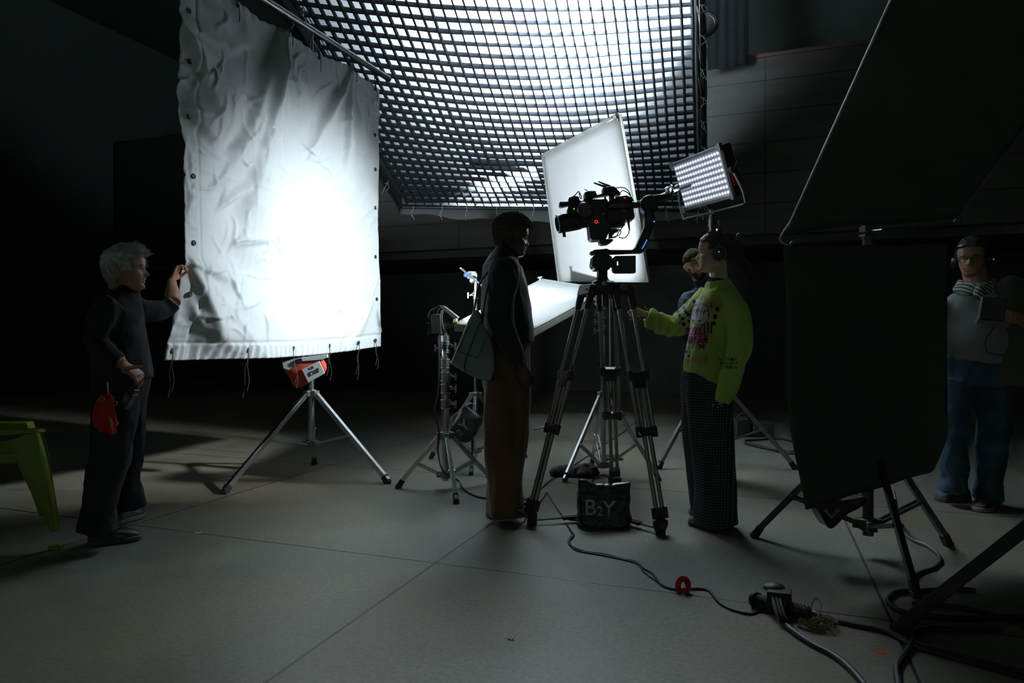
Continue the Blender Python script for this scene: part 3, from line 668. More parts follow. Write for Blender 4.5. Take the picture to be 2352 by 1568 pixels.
# ---------------------------------------------------------------- led panel
t = thing('led_panel', LEDC-V((0,0,0.45)), 'square led panel light with rows of glowing lenses on the tall stand', 'lamp')
fx = V((-LEDN.y, LEDN.x, 0)).normalized()
if fx.x < 0: fx = -fx
fz = LEDN.cross(fx)
if fz.z < 0: fz = -fz
RL = Matrix((fx, LEDN, fz)).transposed()
WL, HL, TL = 0.60, 0.375, 0.10
Lp = lambda x, z, n=0.0: LEDC + fx*x + fz*z + LEDN*n
mb = MB(); mb.box(Lp(0,0,-TL/2-.012), (WL+.05, TL, HL+.05), RL)
for q in range(9): mb.box(Lp((q-4)*.065,0,-TL-.03), (0.012,0.05,HL), RL)
build('housing', mb, BLACKM, t, bevel=0.006)
mb = MB(); mb.box(Lp(0,0,-.006), (WL, 0.010, HL), RL); build('lens_plate', mb, mat('pale_lens_plate', (0.35,0.37,0.40), 0.4, emit=(0.55,0.62,0.78), estr=0.10), t)
for s in (-1,1):
    mb = MB(); mb.box(Lp(0, s*(HL/2+.014), 0.004), (WL+.05, 0.012, 0.028), RL)
    for q in range(7): mb.box(Lp((q-3)*.09, s*(HL/2+.014), 0.011), (.008,.004,.008), RL)
    for sx_ in (-1,1): mb.box(Lp(sx_*(WL/2+.018), s*(HL/2+.012), 0.0), (0.032, 0.034, 0.062), RL)
    build('front_rail', mb, mat('grey_anodised', (0.33,0.35,0.35), 0.35, 0.8), t, bevel=0.003)
cols, rows = 17, 8; lens0 = None
LG = mat('glowing_led_lens', (0.6,0.6,0.65), 0.25, emit=(0.86,0.88,1.0), estr=0.66); LGI = mat('glowing_led_core', (0.6,0.6,0.65), 0.25, emit=(0.80,0.72,1.0), estr=0.45)
order = sorted([(i,j) for i in range(cols) for j in range(rows)], key=lambda q: -q[0])
def lens_mb(c):
    mb = MB(); mb.loft([c, c+LEDN*0.004, c+LEDN*0.006], [0.0135,0.0125,0.0075], n=12); return mb
rest = MB(); nl = 0
for (i,j) in order:
    c = Lp((i-(cols-1)/2)*WL/(cols+.3), (j-(rows-1)/2)*HL/(rows+.15), 0.0)
    if nl < 100:
        if lens0 is None:
            lens0 = build('led_lens', lens_mb(c), LG, t); c0 = c
        else:
            o = lens0.copy(); COL.objects.link(o); o.parent = t; o.location = lens0.location + (c-c0)
        nl += 1
    else:
        l = lens_mb(c); rest.add(l.v, l.f)
build('remaining_led_lenses', rest, LG, t, kind='stuff')
mb = MB(); yz = -0.285; mb.box(Lp(0.0,yz,-.03), (WL+.20, 0.045, 0.012), RL)
hp = 0.44
for s in (-1,1):
    mb.path([Lp(s*(WL/2+.10), yz, -.03), Lp(s*(WL/2+.105), yz+.10, -.03), Lp(s*(WL/2+.075), yz+.22, -.03), Lp(s*(WL/2+.05), 0, -.03)], 0.012, n=8)
build('yoke', mb, mat('grey_anodised', (0.33,0.35,0.35), 0.35, 0.8), t, bevel=0.002)
mb = MB()
for s in (-1,1):
    mb.tube(Lp(s*(WL/2+.02),0,-.03), Lp(s*(WL/2+.075),0,-.03), 0.030, n=18)
mb.tube(Lp(WL/2+.075,0,-.03), Lp(WL/2+.15,.055,-.02), 0.008); build('tilt_knob', mb, BLACKM, t)
mb = MB(); mb.box(Lp(WL/2+.028, -.08, -.05), (0.006,0.04,0.10), RL); build('red_label', mb, REDP, t)
mb = MB(); p = Lp(0,yz-.006,-.03); mb.tube(p, V((cx5,cy5,2.14)), 0.014, n=12); build('spigot', mb, STEEL, t)

# ---------------------------------------------------------------- black floppy flag
t = thing('black_flag', V((1.75,3.35,0.34)), 'big black cloth flag with tilted top and hanging flap beside the person in glasses', 'flag')
A0 = U(1800,545,3.0); A1 = U(2190,512,3.5); dn = V((0.0,-0.90,0.66)); dn0 = dn
tl, tr = A0+dn*1.06, A1+dn*1.06
mb = MB(); K = 16; vs = []
for i in range(K+1):
    for j in range(K+1):
        p = (A0+dn*0.03).lerp(A1+dn*.03, i/K).lerp(tl.lerp(tr, i/K), j/K); vs.append(p + V((0,0,0.012*nz(p,2.0))))
mb.add(vs, [(i*(K+1)+j, (i+1)*(K+1)+j, (i+1)*(K+1)+j+1, i*(K+1)+j+1) for i in range(K) for j in range(K)])
o = build('upper_cloth', mb, DUVET, t, ang=180); so = o.modifiers.new('thick','SOLIDIFY'); so.thickness = 0.003
mb = MB()
mb.path([A0+V((-.0,0,0))+dn*0.08, A0+V((-0.012,0,0))+dn*-0.01, A0+V((.03,0,-.035)), A0.lerp(A1,.08)+V((0,0,-.02)), A0.lerp(A1,.5)+V((0,0,-.01)), A1], 0.006, n=8)
mb.tube(A0+dn*0.05, tl, 0.006, n=8); mb.tube(A1, tr, 0.006, n=8); mb.tube(tl, tr, 0.006, n=8)
build('wire_frame', mb, STEELD, t)
B0 = U(1850,1170,3.0); B1 = U(2160,1076,3.52); T0 = U(1799,566,3.0); T1 = U(2176,560,3.5)
def hang(u, v):
    top = T0.lerp(T1, u); bot = B0.lerp(B1, u); p = top.lerp(bot, v)
    wav = 0.018*math.sin(v*6.0+0.5)*(1-u)*math.sin(PI*v)
    p = p + V((-0.03*math.sin(PI*v)*(1-u)+wav, 0, 0))
    p = p + V((0.6,-1,0)).normalized()*(0.010*math.sin(u*7+1)*v*(1-v) + 0.006*math.sin(u*15)*v*v)
    if u > 0.9 and v > 0.85: p = p - V((0.0,0,-1))*((u-.9)/.1)**2*((v-.85)/.15)*0.16
    rt = U(2176,1000,3.52)
    return p + V((0.035*(v**2)*(u**3)*(1-((max(0,v-.9)/.1)**2)*.9),0,0))
mb = MB(); KX, KY = 40, 40; vs = [hang(i/KX, j/KY) for i in range(KX+1) for j in range(KY+1)]
mb.add(vs, [(i*(KY+1)+j, (i+1)*(KY+1)+j, (i+1)*(KY+1)+j+1, i*(KY+1)+j+1) for i in range(KX) for j in range(KY)])
o = build('hanging_flap', mb, DUVET, t, ang=180); so = o.modifiers.new('thick','SOLIDIFY'); so.thickness = 0.004
mb = MB(); c = V((cx6,cy6,1.62)); mb.tube(c, A0.lerp(A1,.55)+V((0,0.0,-.01)), 0.012); mb.box(c, (.06,.06,.05)); build('mounting_arm', mb, BLACKM, t)

# ---------------------------------------------------------------- sandbags
SBAG = mat('glossy_black_vinyl', (0.022,0.023,0.022), 0.32, spec=0.6, bump=0.5, bscale=22)
PRINT = mat('pale_grey_print', (0.30,0.31,0.31), 0.6, var=.15, vscale=20)
def saddle(pts, rads, name, m, parent, side, voxel=0.006, amp=0.012, fr=9):
    mb = MB(); mb.loft(smoothp(pts,3), [rads[min(len(rads)-1,int(i/3+.5))] for i in range(len(smoothp(pts,3)))], side=side, n=20)
    return remesh(mb, voxel, name, m, parent, 3, lambda c, n: amp*nz(c, fr)+amp*.5*nz(c, fr*2.5, 3))
# under the camera tripod
t = thing('sandbag', V((0.585,3.93,0)), 'black shiny sandbag printed B2Y on the floor under the camera tripod', 'sandbag')
def hull_bag(front, d, th, name, parent, m=SBAG, voxel=0.007, amp=0.012, top_thin=0.35, px=True):
    P = [U(x,y,d) for x,y in front] if px else front; z0 = min(p.z for p in P); z1 = max(p.z for p in P)
    c = sum(P, V((0,0,0)))/len(P); mb = MB(); n = len(P); L = 6; vs = []
    E = smoothp(P, 3, True); n = len(E)
    for l in range(L+1):
        y = -1+2*l/L; s = math.sqrt(max(0.0, 1-(abs(y)**3)*.35))
        for p in E:
            k = (p.z-z0)/(z1-z0+1e-6); tk = th*(1-(1-top_thin)*k)
            vs.append(V((c.x+(p.x-c.x)*s, d+0.5*tk*y+0.0, z0+(p.z-z0)*(s if k>.5 else 1))))
    mb.add(vs, [(l*n+k, l*n+(k+1)%n, (l+1)*n+(k+1)%n, (l+1)*n+k) for l in range(L) for k in range(n)]+[tuple(reversed(range(n))), tuple(L*n+k for k in range(n))])
    return remesh(mb, voxel, name, m, parent, 3, lambda c_, nn_: amp*nz(c_, 11)+amp*.6*abs(nz(c_, 24, 3)))
hull_bag([(1327,1108),(1338,1099),(1368,1108),(1400,1113),(1440,1108),(1447,1116),(1444,1170),(1448,1197),(1400,1204),(1332,1198),(1326,1180),(1330,1140)], 3.96, 0.20, 'bag_body', t, voxel=0.006)
mb = MB(); mb.path([U(1360,1106,3.95), U(1370,1096,3.94), U(1383,1091,3.94), U(1397,1095,3.95), U(1405,1110,3.96)], 0.006, n=6); mb.path([U(1402,1110,4.0), U(1410,1098,4.0), U(1421,1098,4.0), U(1424,1112,4.0)], 0.006, n=6); build('strap', mb, DARKCORD, t)
text_mesh('printed_letter', "B", 0.125, PRINT, t, U(1341,1182,3.838), (1,0,-0.03), (0,0,1), 0.004)
text_mesh('printed_letter', "2", 0.075, PRINT, t, U(1370,1184,3.838), (1,0,-0.03), (0,0,1), 0.004)
text_mesh('printed_letter', "Y", 0.125, PRINT, t, U(1383,1185,3.838), (1,0,-0.03), (0.12,0,1), 0.004)
# on the chrome stand
t = thing('sandbag', V((*at(1075,5.5),0.17)), 'black sandbag with worn white print slung on the chrome stand', 'sandbag')
hull_bag([(1064,930),(1082,938),(1104,958),(1107,975),(1092,998),(1078,1012),(1060,1010),(1046,1002),(1034,985),(1040,968),(1052,948)], 5.52, 0.20, 'bag_body', t, voxel=0.009, amp=0.01)
text_mesh('printed_letter', "2", 0.075, PRINT, t, U(1056,1002,5.385), (0.75,0,0.65), (-0.65,0,0.75), 0.004)
text_mesh('printed_letter', "Y", 0.12, PRINT, t, U(1066,993,5.385), (0.75,0,0.65), (-0.65,0,0.75), 0.004)
mb = MB(); mb.path([U(1036,982,5.42), U(1036,962,5.40), U(1050,948,5.40), U(1064,934,5.44)], 0.006, n=6); mb.path([U(1068,932,5.5), U(1082,926,5.6), U(1089,930,5.8)], 0.007, n=6); build('strap', mb, mat('pale_strap', (0.25,0.25,0.22),0.8), t)
# dark wrapped bag on the floor beside the centre stand
t = thing('sandbag', V((*at(1318,5.3),0)), 'lumpy black unprinted sandbag lying on the floor against the pale stand', 'sandbag')
mb = MB(); mb.loft([U(1263,1090,5.35), U(1275,1086,5.35), U(1295,1086,5.35), U(1320,1086,5.33), U(1345,1083,5.3), U(1366,1087,5.3), U(1377,1092,5.3)], [(.045,.04),(.058,.055),(.06,.055),(.058,.06),(.07,.06),(.06,.05),(.03,.03)], side=(0,1,0), n=16)
mb.ball(U(1352,1072,5.35), (.06,.05,.03)); remesh(mb, 0.008, 'bag_body', mat('matt_black_vinyl', (0.014,0.014,0.014), 0.5, spec=0.4, bump=.4, bscale=25), t, 2, lambda c, n: 0.018*nz(c,13)+.01*nz(c,30,2))
# slung on the flag stand
t = thing('sandbag', V((*at(1915,3.25),0.12)), 'black sandbag with a pale zigzag mark hanging low under the black flag', 'sandbag')
mb = MB(); mb.slab([(1878,1168),(1900,1150),(1990,1140),(2000,1152),(1950,1180),(1912,1215),(1904,1216),(1892,1195)], 3.22, 0.10); o = remesh(mb, 0.007, 'bag_body', SBAG, t, 4, lambda c, n: 0.008*nz(c,11))
mb = MB(); mb.slab([(1893,1172),(1899,1170),(1910,1186),(1926,1168),(1932,1170),(1911,1192)], 3.205, 0.02); build('printed_mark', mb, PRINT, t)
mb = MB(); mb.path([U(1975,1150,3.3), U(1985,1120,3.35), U(1994,1110,3.40)], 0.007, n=6); build('strap', mb, DARKCORD, t)

# added key lamp, unseen behind the flag, to light the bounce cloth
t = thing('added_spotlight', KEYP, 'added black lamp hung unseen behind the black flag to light the bounce cloth', 'lamp')
d = (V((-1.62,5.42,1.55))-KEYP).normalized(); mb = MB(); mb.rev(KEYP-d*.34, d, [(0,.08),(.03,.12),(.20,.13),(.21,.15),(.33,.155),(.33,.145),(.24,.12),(.235,.02)], n=28); build('housing', mb, BLACKM, t)
mb = MB(); mb.tube(KEYP-d*.2, V((KEYP.x,KEYP.y,7.4)), .018, n=8); build('hanging_pole', mb, BLACKM, t)
# ---------------------------------------------------------------- camera tripod
t = thing('camera_tripod', V((0.56,4.17,0)), 'tall twin-tube grey camera tripod standing between the two talkers', 'tripod')
TUBEM = mat('grey_tripod_tube', (0.30,0.30,0.27), 0.36, 0.75)
C0 = U(1390,655,4.18)
legs = [(U(1348,668,4.14), G(1222,1206), 0), (U(1432,668,4.12), G(1517,1228), 1), (U(1394,672,4.33), V((*at(1412,4.90),0)), 2)]
for (T, Fo, k) in legs:
    T = V(T); Fo = V(Fo); Fo2 = Fo+V((0,0,0.10)); d = (Fo2-T); L = d.length; dn_ = d.normalized(); rad = V((d.x,d.y,0)).normalized(); lat = V((-rad.y, rad.x, 0))
    P = lambda s, l: T + d*s + lat*l
    a, b2 = 0.40, 0.645
    for s in (-1,1):
        mb = MB(); mb.tube(P(0.02,s*.050), P(b2,s*.050), 0.0135, n=14); build('upper_tube', mb, TUBEM, t)
        mb = MB(); mb.tube(P(a-.01,s*.020), P(1.0,s*.020), 0.0125, n=14); build('lower_tube', mb, TUBEM, t)
    for (s0, wd) in ((a,.135),(b2,.125)):
        mb = MB(); c = P(s0, 0); Rm = Matrix((lat, dn_.cross(lat), dn_)).transposed()
        mb.box(c, (wd, 0.036, 0.045), Rm)
        for s in (-1,1): mb.tube(P(s0,s*.05)-dn_*.03, P(s0,s*.05)+dn_*.03, 0.020, n=14)
        if s0 == a:
            mb.box(c+dn_*0.045, (wd*.62, 0.034, 0.05), Rm)
            mb.path([P(s0,.06)+rad*.01, P(s0,.075)-dn_*.03+rad*.02, P(s0,.065)-dn_*.07+rad*.01], 0.006, n=6)
        else: mb.path([P(s0,-.05), P(s0,-.07)+rad*.03, P(s0,-.08)+rad*.07+dn_*.01], 0.005, n=6)
        build('leg_lock', mb, BLACKM, t, bevel=0.004)
    mb = MB(); mb.box(P(0.0,0)+V((0,0,0.0)), (0.13,0.05,0.07), Matrix((lat, dn_.cross(lat), dn_)).transposed())
    for s in (-1,1): mb.loft([P(-.01,s*.05), P(.05,s*.05), P(.09,s*.05)], [0.024,0.022,0.017], n=12)
    mb.bar(C0.lerp(T,.1)-V((0,0,.02)), T+V((0,0,-.015)), 0.07, 0.05); build('shoulder', mb, BLACKM, t, bevel=0.008)
    mb = MB(); mb.box(P(0.985,0), (0.075,0.05,0.06), Matrix((lat, dn_.cross(lat), dn_)).transposed()); mb.box((Fo.x,Fo.y,0.055),(0.045,0.045,0.075)); mb.rev((Fo.x,Fo.y,0), (0,0,1), [(0,.028),(.03,.03),(.045,.02)], n=12)
    for s in (-1,1): mb.rev(V((Fo.x,Fo.y,0.08))+lat*s*.035, (0,0,-1), [(0,.012),(.03,.012),(.055,.002)], n=8)
    build('foot', mb, RUBBER, t, bevel=0.004)
    mb = MB(); ce = V((0.585,4.08,0.03)); e = V((Fo.x,Fo.y,0.03)); dd = (e-ce).normalized()
    n_ = V((-dd.y,dd.x,0)); ln = (e-ce).length
    for s in (-1,1): mb.bar(ce+dd*.04+n_*.013*s, ce+dd*ln*.62+n_*.013*s, 0.007, 0.018)
    mb.bar(ce+dd*ln*.60-n_*.02, ce+dd*ln*.60+n_*.02, .012, .02); mb.bar(ce+dd*ln*.3, e, 0.014, 0.008); build('spreader_arm', mb, BLACKM, t, bevel=0.0015)
mb = MB(); mb.rev(C0-V((0,0,.06)), (0,0,1), [(0,.03),(.01,.055),(.03,.075),(.07,.08),(.075,.07),(.085,.05)], n=24); mb.tube(C0-V((0,0,.13)), C0, .02)
mb.ring(C0-V((0,0,.02)), (0,0,1), .085, .008); mb.tube(U(1345,664,4.1), U(1436,664,4.1), 0.006); build('crown', mb, BLACKM, t, bevel=0.003)
mb = MB(); mb.ball(U(1388,651,4.08), 0.016, 10); build('level_bubble', mb, mat('bubble_glass', (0.3,0.35,0.32), 0.1), t)
mb = MB(); mb.ring(U(1191,1187,3.93), (0.2,1,0.1), 0.042, 0.004, n=24, m=6); mb.tube(U(1205,1177,3.94), U(1216,1192,3.95), .010); build('pull_loop', mb, mat('bluish_plastic', (0.10,0.13,0.15), 0.4), t)
mb = MB(); mb.slab([(1425,660),(1436,648),(1443,652),(1443,666),(1436,668)], 4.0, 0.06); build('pan_grip', mb, mat('grey_grip', (0.12,0.12,0.11),0.7), t, bevel=0.004)

# ---------------------------------------------------------------- gimbal with cinema camera
D = 4.18
def cp(cx_, cy_): return (1230+cx_/5.227, 380+cy_/5.227)     # enlarged study view -> picture
def pp(*pts): return [cp(x,y) for x,y in pts]
g = thing('gimbal_rig', U(1388,640,D), 'black motorised gimbal with a stout curved arm on top of the camera tripod', 'gimbal')
def gpart(name, polys, m=BLACKM, parent=g, bevel=0.005, label=None):
    mb = MB()
    for (pts, d0, th) in polys: mb.slab(pp(*pts), d0, th)
    return build(name, mb, m, parent, bevel=bevel, label=label)
GB = mat('gimbal_black', (0.020,0.022,0.021), 0.38, spec=0.5)
mb = MB(); c = U(*cp(800,1290), D); mb.rev(c-V((0,0,.075)), (0,0,1), [(0,.06),(.02,.065),(.03,.045),(.05,.033),(.10,.033),(.105,.05),(.11,.05)], n=22); build('mount_column', mb, GB, g, bevel=.002)
gpart('pan_motor', [([(690,1090),(720,1065),(880,1070),(920,1095),(925,1200),(880,1250),(720,1250),(680,1200),(675,1195)], D-.07, .14)], GB, bevel=.012)
gpart('base_arm', [([(700,1010),(860,995),(890,1010),(1160,1010),(1200,985),(1310,740),(1315,600),(1440,590),(1445,690),(1360,880),(1300,1035),(1280,1045),(890,1060),(880,1080),(700,1075)], D-.035, .07)], GB, bevel=.012)
gpart('side_handle', [([(655,1030),(700,1020),(700,1075),(660,1070)], D-.03,.06), ([(690,1012),(730,1005),(735,1080),(695,1080)], D-.025,.05)], GB, bevel=.008)
mb = MB(); c = U(*cp(1355,475), D); mb.rev(c-V((0,.05,0)), (0,1,0), [(0,.045),(.01,.055),(.09,.055),(.10,.045)], n=26); mb.rev(c+V((0,0,-.03))-V((0,.03,0)), (0,0,-1), [(0,.03),(.07,.032)], n=16)
mb.rev(U(*cp(1250,470),D), (1,0,.12), [(0,.022),(.01,.03),(.05,.032)], n=18); build('roll_motor', mb, GB, g, bevel=.003)
gpart('roll_arm', [([(860,450),(1070,428),(1260,440),(1265,500),(1080,520),(870,525)], D-.075,.03), ([(1390,380),(1430,350),(1640,330),(1640,400),(1440,440)], D-.03,.05)], GB, bevel=.007)
gpart('battery_box', [([(935,1105),(960,1083),(1205,1080),(1205,1285),(965,1288),(932,1265)], D-.05, .07), ([(915,1115),(940,1110),(940,1225),(915,1220)], D-.03,.04), ([(1115,1285),(1145,1285),(1143,1295),(1117,1295)], D-.03,.03)], GB, bevel=.004)
text_mesh('maker_mark', 'RONIN', 0.030, mat('grey_lettering', (0.30,0.31,0.31), 0.5, emit=(1,1,1), estr=0.0), g, U(*cp(898,512), D-.077), (1,0,0.10), (0,0,1), 0.0015)
mb = MB()
for q in range(4): mb.ball(U(*cp(985,1157+q*12), D-.052), 0.0035, 6)
build('battery_leds', mb, mat('white_indicator', (.8,.8,.8), .4, emit=(.9,.95,1), estr=1.2), g)
mb = MB(); mb.ball(U(*cp(1425,672), D-.04), 0.0045, 6)
for q in range(9):
    a = q/8; mb.ball(U(*cp(1335-55*a+4*(q%2), 895+100*a), D-.037), 0.0032, 6)
build('blue_leds', mb, mat('blue_indicator', (.1,.2,.8), .4, emit=(.12,.30,1), estr=1.2), g)
cmr = thing('cinema_camera', U(1385,548,D), 'black cinema camera with a long fat lens pointing past the seated board, on the gimbal', 'camera')
cmr['label'] = 'black cinema camera with a fat lens and twin aerials riding in the gimbal'
CB = mat('camera_black', (0.022,0.023,0.023), 0.42, spec=0.5)
def cpart(name, polys, m=CB, bevel=0.005): return gpart(name, polys, m, cmr, bevel)
cpart('camera_body', [([(615,450),(700,400),(870,400),(870,660),(905,700),(900,760),(850,880),(680,890),(655,860)], D-.07,.14), ([(860,430),(1130,380),(1165,440),(1195,600),(1190,640),(1040,660),(860,700)], D-.06,.12)], bevel=.008)
cpart('top_handle', [([(690,365),(930,300),(965,315),(965,345),(900,350),(700,385)], D-.025,.05), ([(830,370),(850,365),(850,450),(830,450)], D-.02,.03), ([(890,350),(945,345),(950,440),(890,445)], D-.02,.04)], bevel=.004)
cpart('video_transmitter', [([(810,262),(930,245),(965,262),(1020,325),(1025,350),(960,350),(940,300),(815,318)], D-.04,.08)], bevel=.004)
cpart('battery_plate', [([(960,375),(1095,355),(1150,380),(1175,420),(1160,440),(960,430)], D-.05,.10)], bevel=.005)
cpart('top_monitor', [([(590,320),(640,303),(725,303),(730,335),(745,345),(690,370),(690,420),(580,440),(575,400),(600,390)], D-.05,.10)], bevel=.006)
cpart('lens_motor', [([(285,440),(300,430),(395,430),(400,475),(300,500),(288,480)], D-.03,.06), ([(398,382),(470,358),(520,370),(540,440),(570,450),(560,560),(470,640),(430,620),(385,560),(380,520),(400,500)], D-.04,.08)], bevel=.007)
cpart('lower_plate', [([(900,690),(1070,650),(1080,670),(1075,720),(930,745),(900,740)], D-.05,.09), ([(765,880),(930,880),(935,900),(880,940),(800,950),(770,935)], D-.04,.08), ([(660,860),(760,850),(760,885),(690,895),(670,885)], D-.03,.06), ([(890,760),(1000,760),(1005,785),(960,800),(905,870),(890,870)], D-.03,.06)], bevel=.004)
mb = MB(); c = U(*cp(590,540), D-.07); mb.rev(c, (0,-1,0), [(0,.046),(.02,.048),(.03,.042),(.032,.03),(.028,.028)], n=26); build('hand_wheel', mb, mat('dark_grey_ring', (0.05,0.055,0.055), 0.3), cmr)
mb = MB(); a = U(*cp(262,705), D-.02); e = U(*cp(640,640), D); ax = (e-a).normalized()
mb.rev(a, ax, [(0,.050),(.002,.058),(.12,.056),(.14,.054),(.145,.050),(.17,.050),(.175,.053),(.19,.053),(.195,.048),(.215,.048),(.22,.051),(.235,.051),(.24,.045),(.32,.043)], n=32)
mb.tube(a+ax*.04+V((.0,0,-.05)), a+ax*.045+V((0,0,-.085)), .010, n=10); build('lens', mb, CB, cmr)
mb = MB(); mb.rev(a-ax*.001, -ax, [(0,.047),(.004,.044),(.006,.02)], n=28); build('front_glass', mb, mat('dark_glass', (0.01,0.012,0.015), 0.05), cmr)
for (x0,y0,x1,y1,dd) in ((700,208,855,262,-.02),(755,193,900,255,.03)):
    mb = MB(); p = U(*cp(x0,y0), D+dd); q = U(*cp(x1,y1), D+dd); mb.loft([p, p.lerp(q,.5), q], [.004,.006,.0085], n=10); build('aerial', mb, RUBBER, cmr)
mb = MB()
for pts in ([(1020,325),(1050,300),(1110,330),(1150,380),(1180,430)], [(960,270),(1050,265),(1110,300),(1140,360)], [(1050,730),(1000,800),(960,860),(900,870)], [(900,860),(960,850),(1010,830),(1025,790),(1000,765)],
            [(1130,760),(1110,830),(1060,870),(1000,860)], [(1115,660),(1120,720),(1130,770)], [(400,440),(440,380),(470,360),(520,310),(530,380),(555,400)], [(520,310),(550,370),(545,400)], [(430,420),(480,390),(500,440),(560,430)], [(440,500),(430,560),(440,620)], [(470,470),(520,420),(580,450)], [(590,285),(625,305)], [(410,610),(425,640),(440,650)], [(930,890),(900,920),(860,915)]):
    mb.path([U(*cp(x,y), D-.05+.01*(i%2)) for i,(x,y) in enumerate(pts)], 0.0030, n=6)
mb.tube(U(*cp(1112,655),D-.05), U(*cp(1128,775),D-.05), .009, r2=.004); build('wires', mb, CABLE, cmr)
mb = MB(); mb.ring(U(*cp(730,675), D-.073), (0,1,0), 0.0085, 0.0014, n=20, m=6); mb.ball(U(*cp(762,687),D-.072), .0015, 6); build('record_ring', mb, mat('red_glow', (.8,.05,.03), .4, emit=(1,0.06,0.04), estr=1.3), cmr)
mb = MB(); mb.ball(U(*cp(1070,391), D-.052), (.006,.003,.003), 8); build('tally_light', mb, mat('red_glow', (1,0,0)), cmr)
mb = MB(); mb.ball(U(*cp(461,520), D-.045), .0042, 8); build('green_light', mb, mat('green_glow', (.1,.8,.2), .4, emit=(0.08,.9,.2), estr=0.8), cmr)
mb = MB(); mb.slab(pp((1043,520),(1080,515),(1090,545),(1060,568),(1045,560)), D-.064, .004); build('red_label', mb, REDP, cmr)
mb = MB(); mb.slab(pp((795,575),(805,570),(808,585),(838,560),(840,568),(815,590),(798,590)), D-.073, .003); build('white_mark', mb, mat('white_print', (.6,.6,.6), .6), cmr)
mb = MB()
for x0 in (905,1000): mb.bar(U(*cp(900,718),D-.055), U(*cp(1030,682),D-.055), .004, .006)
mb.tube(U(*cp(833,380),D-.03), U(*cp(838,445),D-.03), .006); mb.tube(U(*cp(900,385),D-.03), U(*cp(906,440),D-.03), .004); build('rods', mb, STEELD, cmr)

# ---------------------------------------------------------------- green plastic chair
GP = mat('lime_plastic', (0.20,0.27,0.016), 0.42, spec=0.5)
CD = 3.72
t = thing('plastic_chair', V((*at(20,CD),0)), 'lime green moulded plastic garden chair cropped by the picture edge', 'chair')
def cc(x, y): return (x/3.336, 850+y/3.336)
# near side arm + front leg (nearest), far arm, seat
def chair_side(d, dx=0, dy=0, far=False):
    o = V((dx,0,dy)); mb = MB()
    mb.prism([U(*cc(x,y), d)+o for x,y in ((-120,455),(285,453),(330,600),(400,780),(430,1000),(455,1230),(415,1240),(400,1110),(360,940),(300,720),(240,560),(180,515),(-120,512))], (0,0.05,0))
    return mb
mb = MB(); A = lambda x,y,d: U(*cc(x,y), d)
mb.prism([A(-160,458,3.55), A(278,455,3.55), A(300,465,3.55), A(300,485,3.55), A(-160,515,3.55)], (0,0.06,0)); build('armrest', mb, GP, t, bevel=.006)
mb = MB(); mb.prism([A(-160,400,4.0), A(205,398,4.0), A(222,452,4.0), A(-160,458,4.0)], (0,0.06,0)); build('armrest', mb, GP, t, bevel=.006)
mb = MB()
mb.loft([A(205,490,3.58), A(262,700,3.56), A(310,860,3.54), A(375,1050,3.53), A(425,1225,3.52)], [(.085,.02),(.085,.022),(.068,.022),(.045,.02),(.028,.018)], side=(1,0,0), n=4)
mb.loft([A(280,470,3.56), A(325,640,3.54), A(372,850,3.53), A(405,1050,3.52), A(432,1228,3.51)], [(.012,.03)]*5, side=(1,0,0), n=8)
mb.box(V((A(432,1238,3.52).x, 3.52, 0.012)), (.06,.05,.024)); build('leg', mb, GP, t, bevel=.004)
mb = MB(); mb.loft([A(150,520,4.0), A(215,700,4.0), A(290,900,4.0), A(345,1110,4.0)], [(.06,.02),(.06,.022),(.05,.02),(.035,.018)], side=(1,0,0), n=4); mb.box(V((A(345,1115,4.0).x, 4.0, 0.012)), (.05,.05,.024)); build('leg', mb, GP, t, bevel=.004)
bk = V((-.36,.42,0))
mb = MB(); mb.prism([A(-200,660,3.56), A(190,625,3.56), A(345,622,3.56), A(392,640,3.56), A(384,700,3.56), A(-200,745,3.56)], bk); build('seat', mb, GP, t, bevel=.012)
mb = MB(); mb.prism([A(-560,250,3.56), A(-490,250,3.56), A(-440,720,3.56), A(-510,720,3.56)], bk); build('backrest', mb, GP, t, bevel=.01)
for d_ in (3.56, 4.0):
    mb = MB(); p = A(-400,700,d_); mb.tube(p, V((p.x-.08,d_,0)), .03, r2=.02, n=8); build('leg', mb, GP, t)

# ---------------------------------------------------------------- floor cables and small things
def cable(name, label, pts, r, cat='cable', m=CABLE, z=None, extra=None):
    P = [G(x,y)+V((0,0,r+(z[i] if z else 0))) if not isinstance(x, Vector) else x for i,(x,y) in enumerate(pts)]
    c = sum(P, V((0,0,0)))/len(P); mb = MB(); mb.path(P, r, n=8, k=6)
    o = build(name, mb, m); props(o, label, cat); return o
cable('floor_cable', 'thin black cable snaking from the tripod past the red clip to the plug box', [(1302,1205),(1312,1222),(1318,1231),(1306,1245),(1316,1258),(1344,1268),(1390,1275),(1430,1285),(1463,1293),(1480,1308),(1500,1320),(1517,1343),(1538,1353),(1570,1356),(1605,1354),(1630,1360),(1650,1385),(1680,1402),(1722,1412),(1742,1405),(1752,1398)], 0.0055)
cable('floor_cable', 'second thin cable twisted round the one by the red clip, leading under the black sandbag', [(1303,1208),(1316,1226),(1308,1240),(1318,1262),(1345,1270),(1392,1278),(1462,1295),(1478,1314),(1505,1334),(1540,1355)], 0.004)
cable('floor_cable', 'thin loop of cable by the polished shoe and the tripod foot', [(1228,1157),(1240,1158),(1252,1150),(1256,1147),(1270,1162),(1286,1178),(1300,1192),(1330,1196)], 0.005, z=[0,0.01,.03,.04,.02,0,0,0])
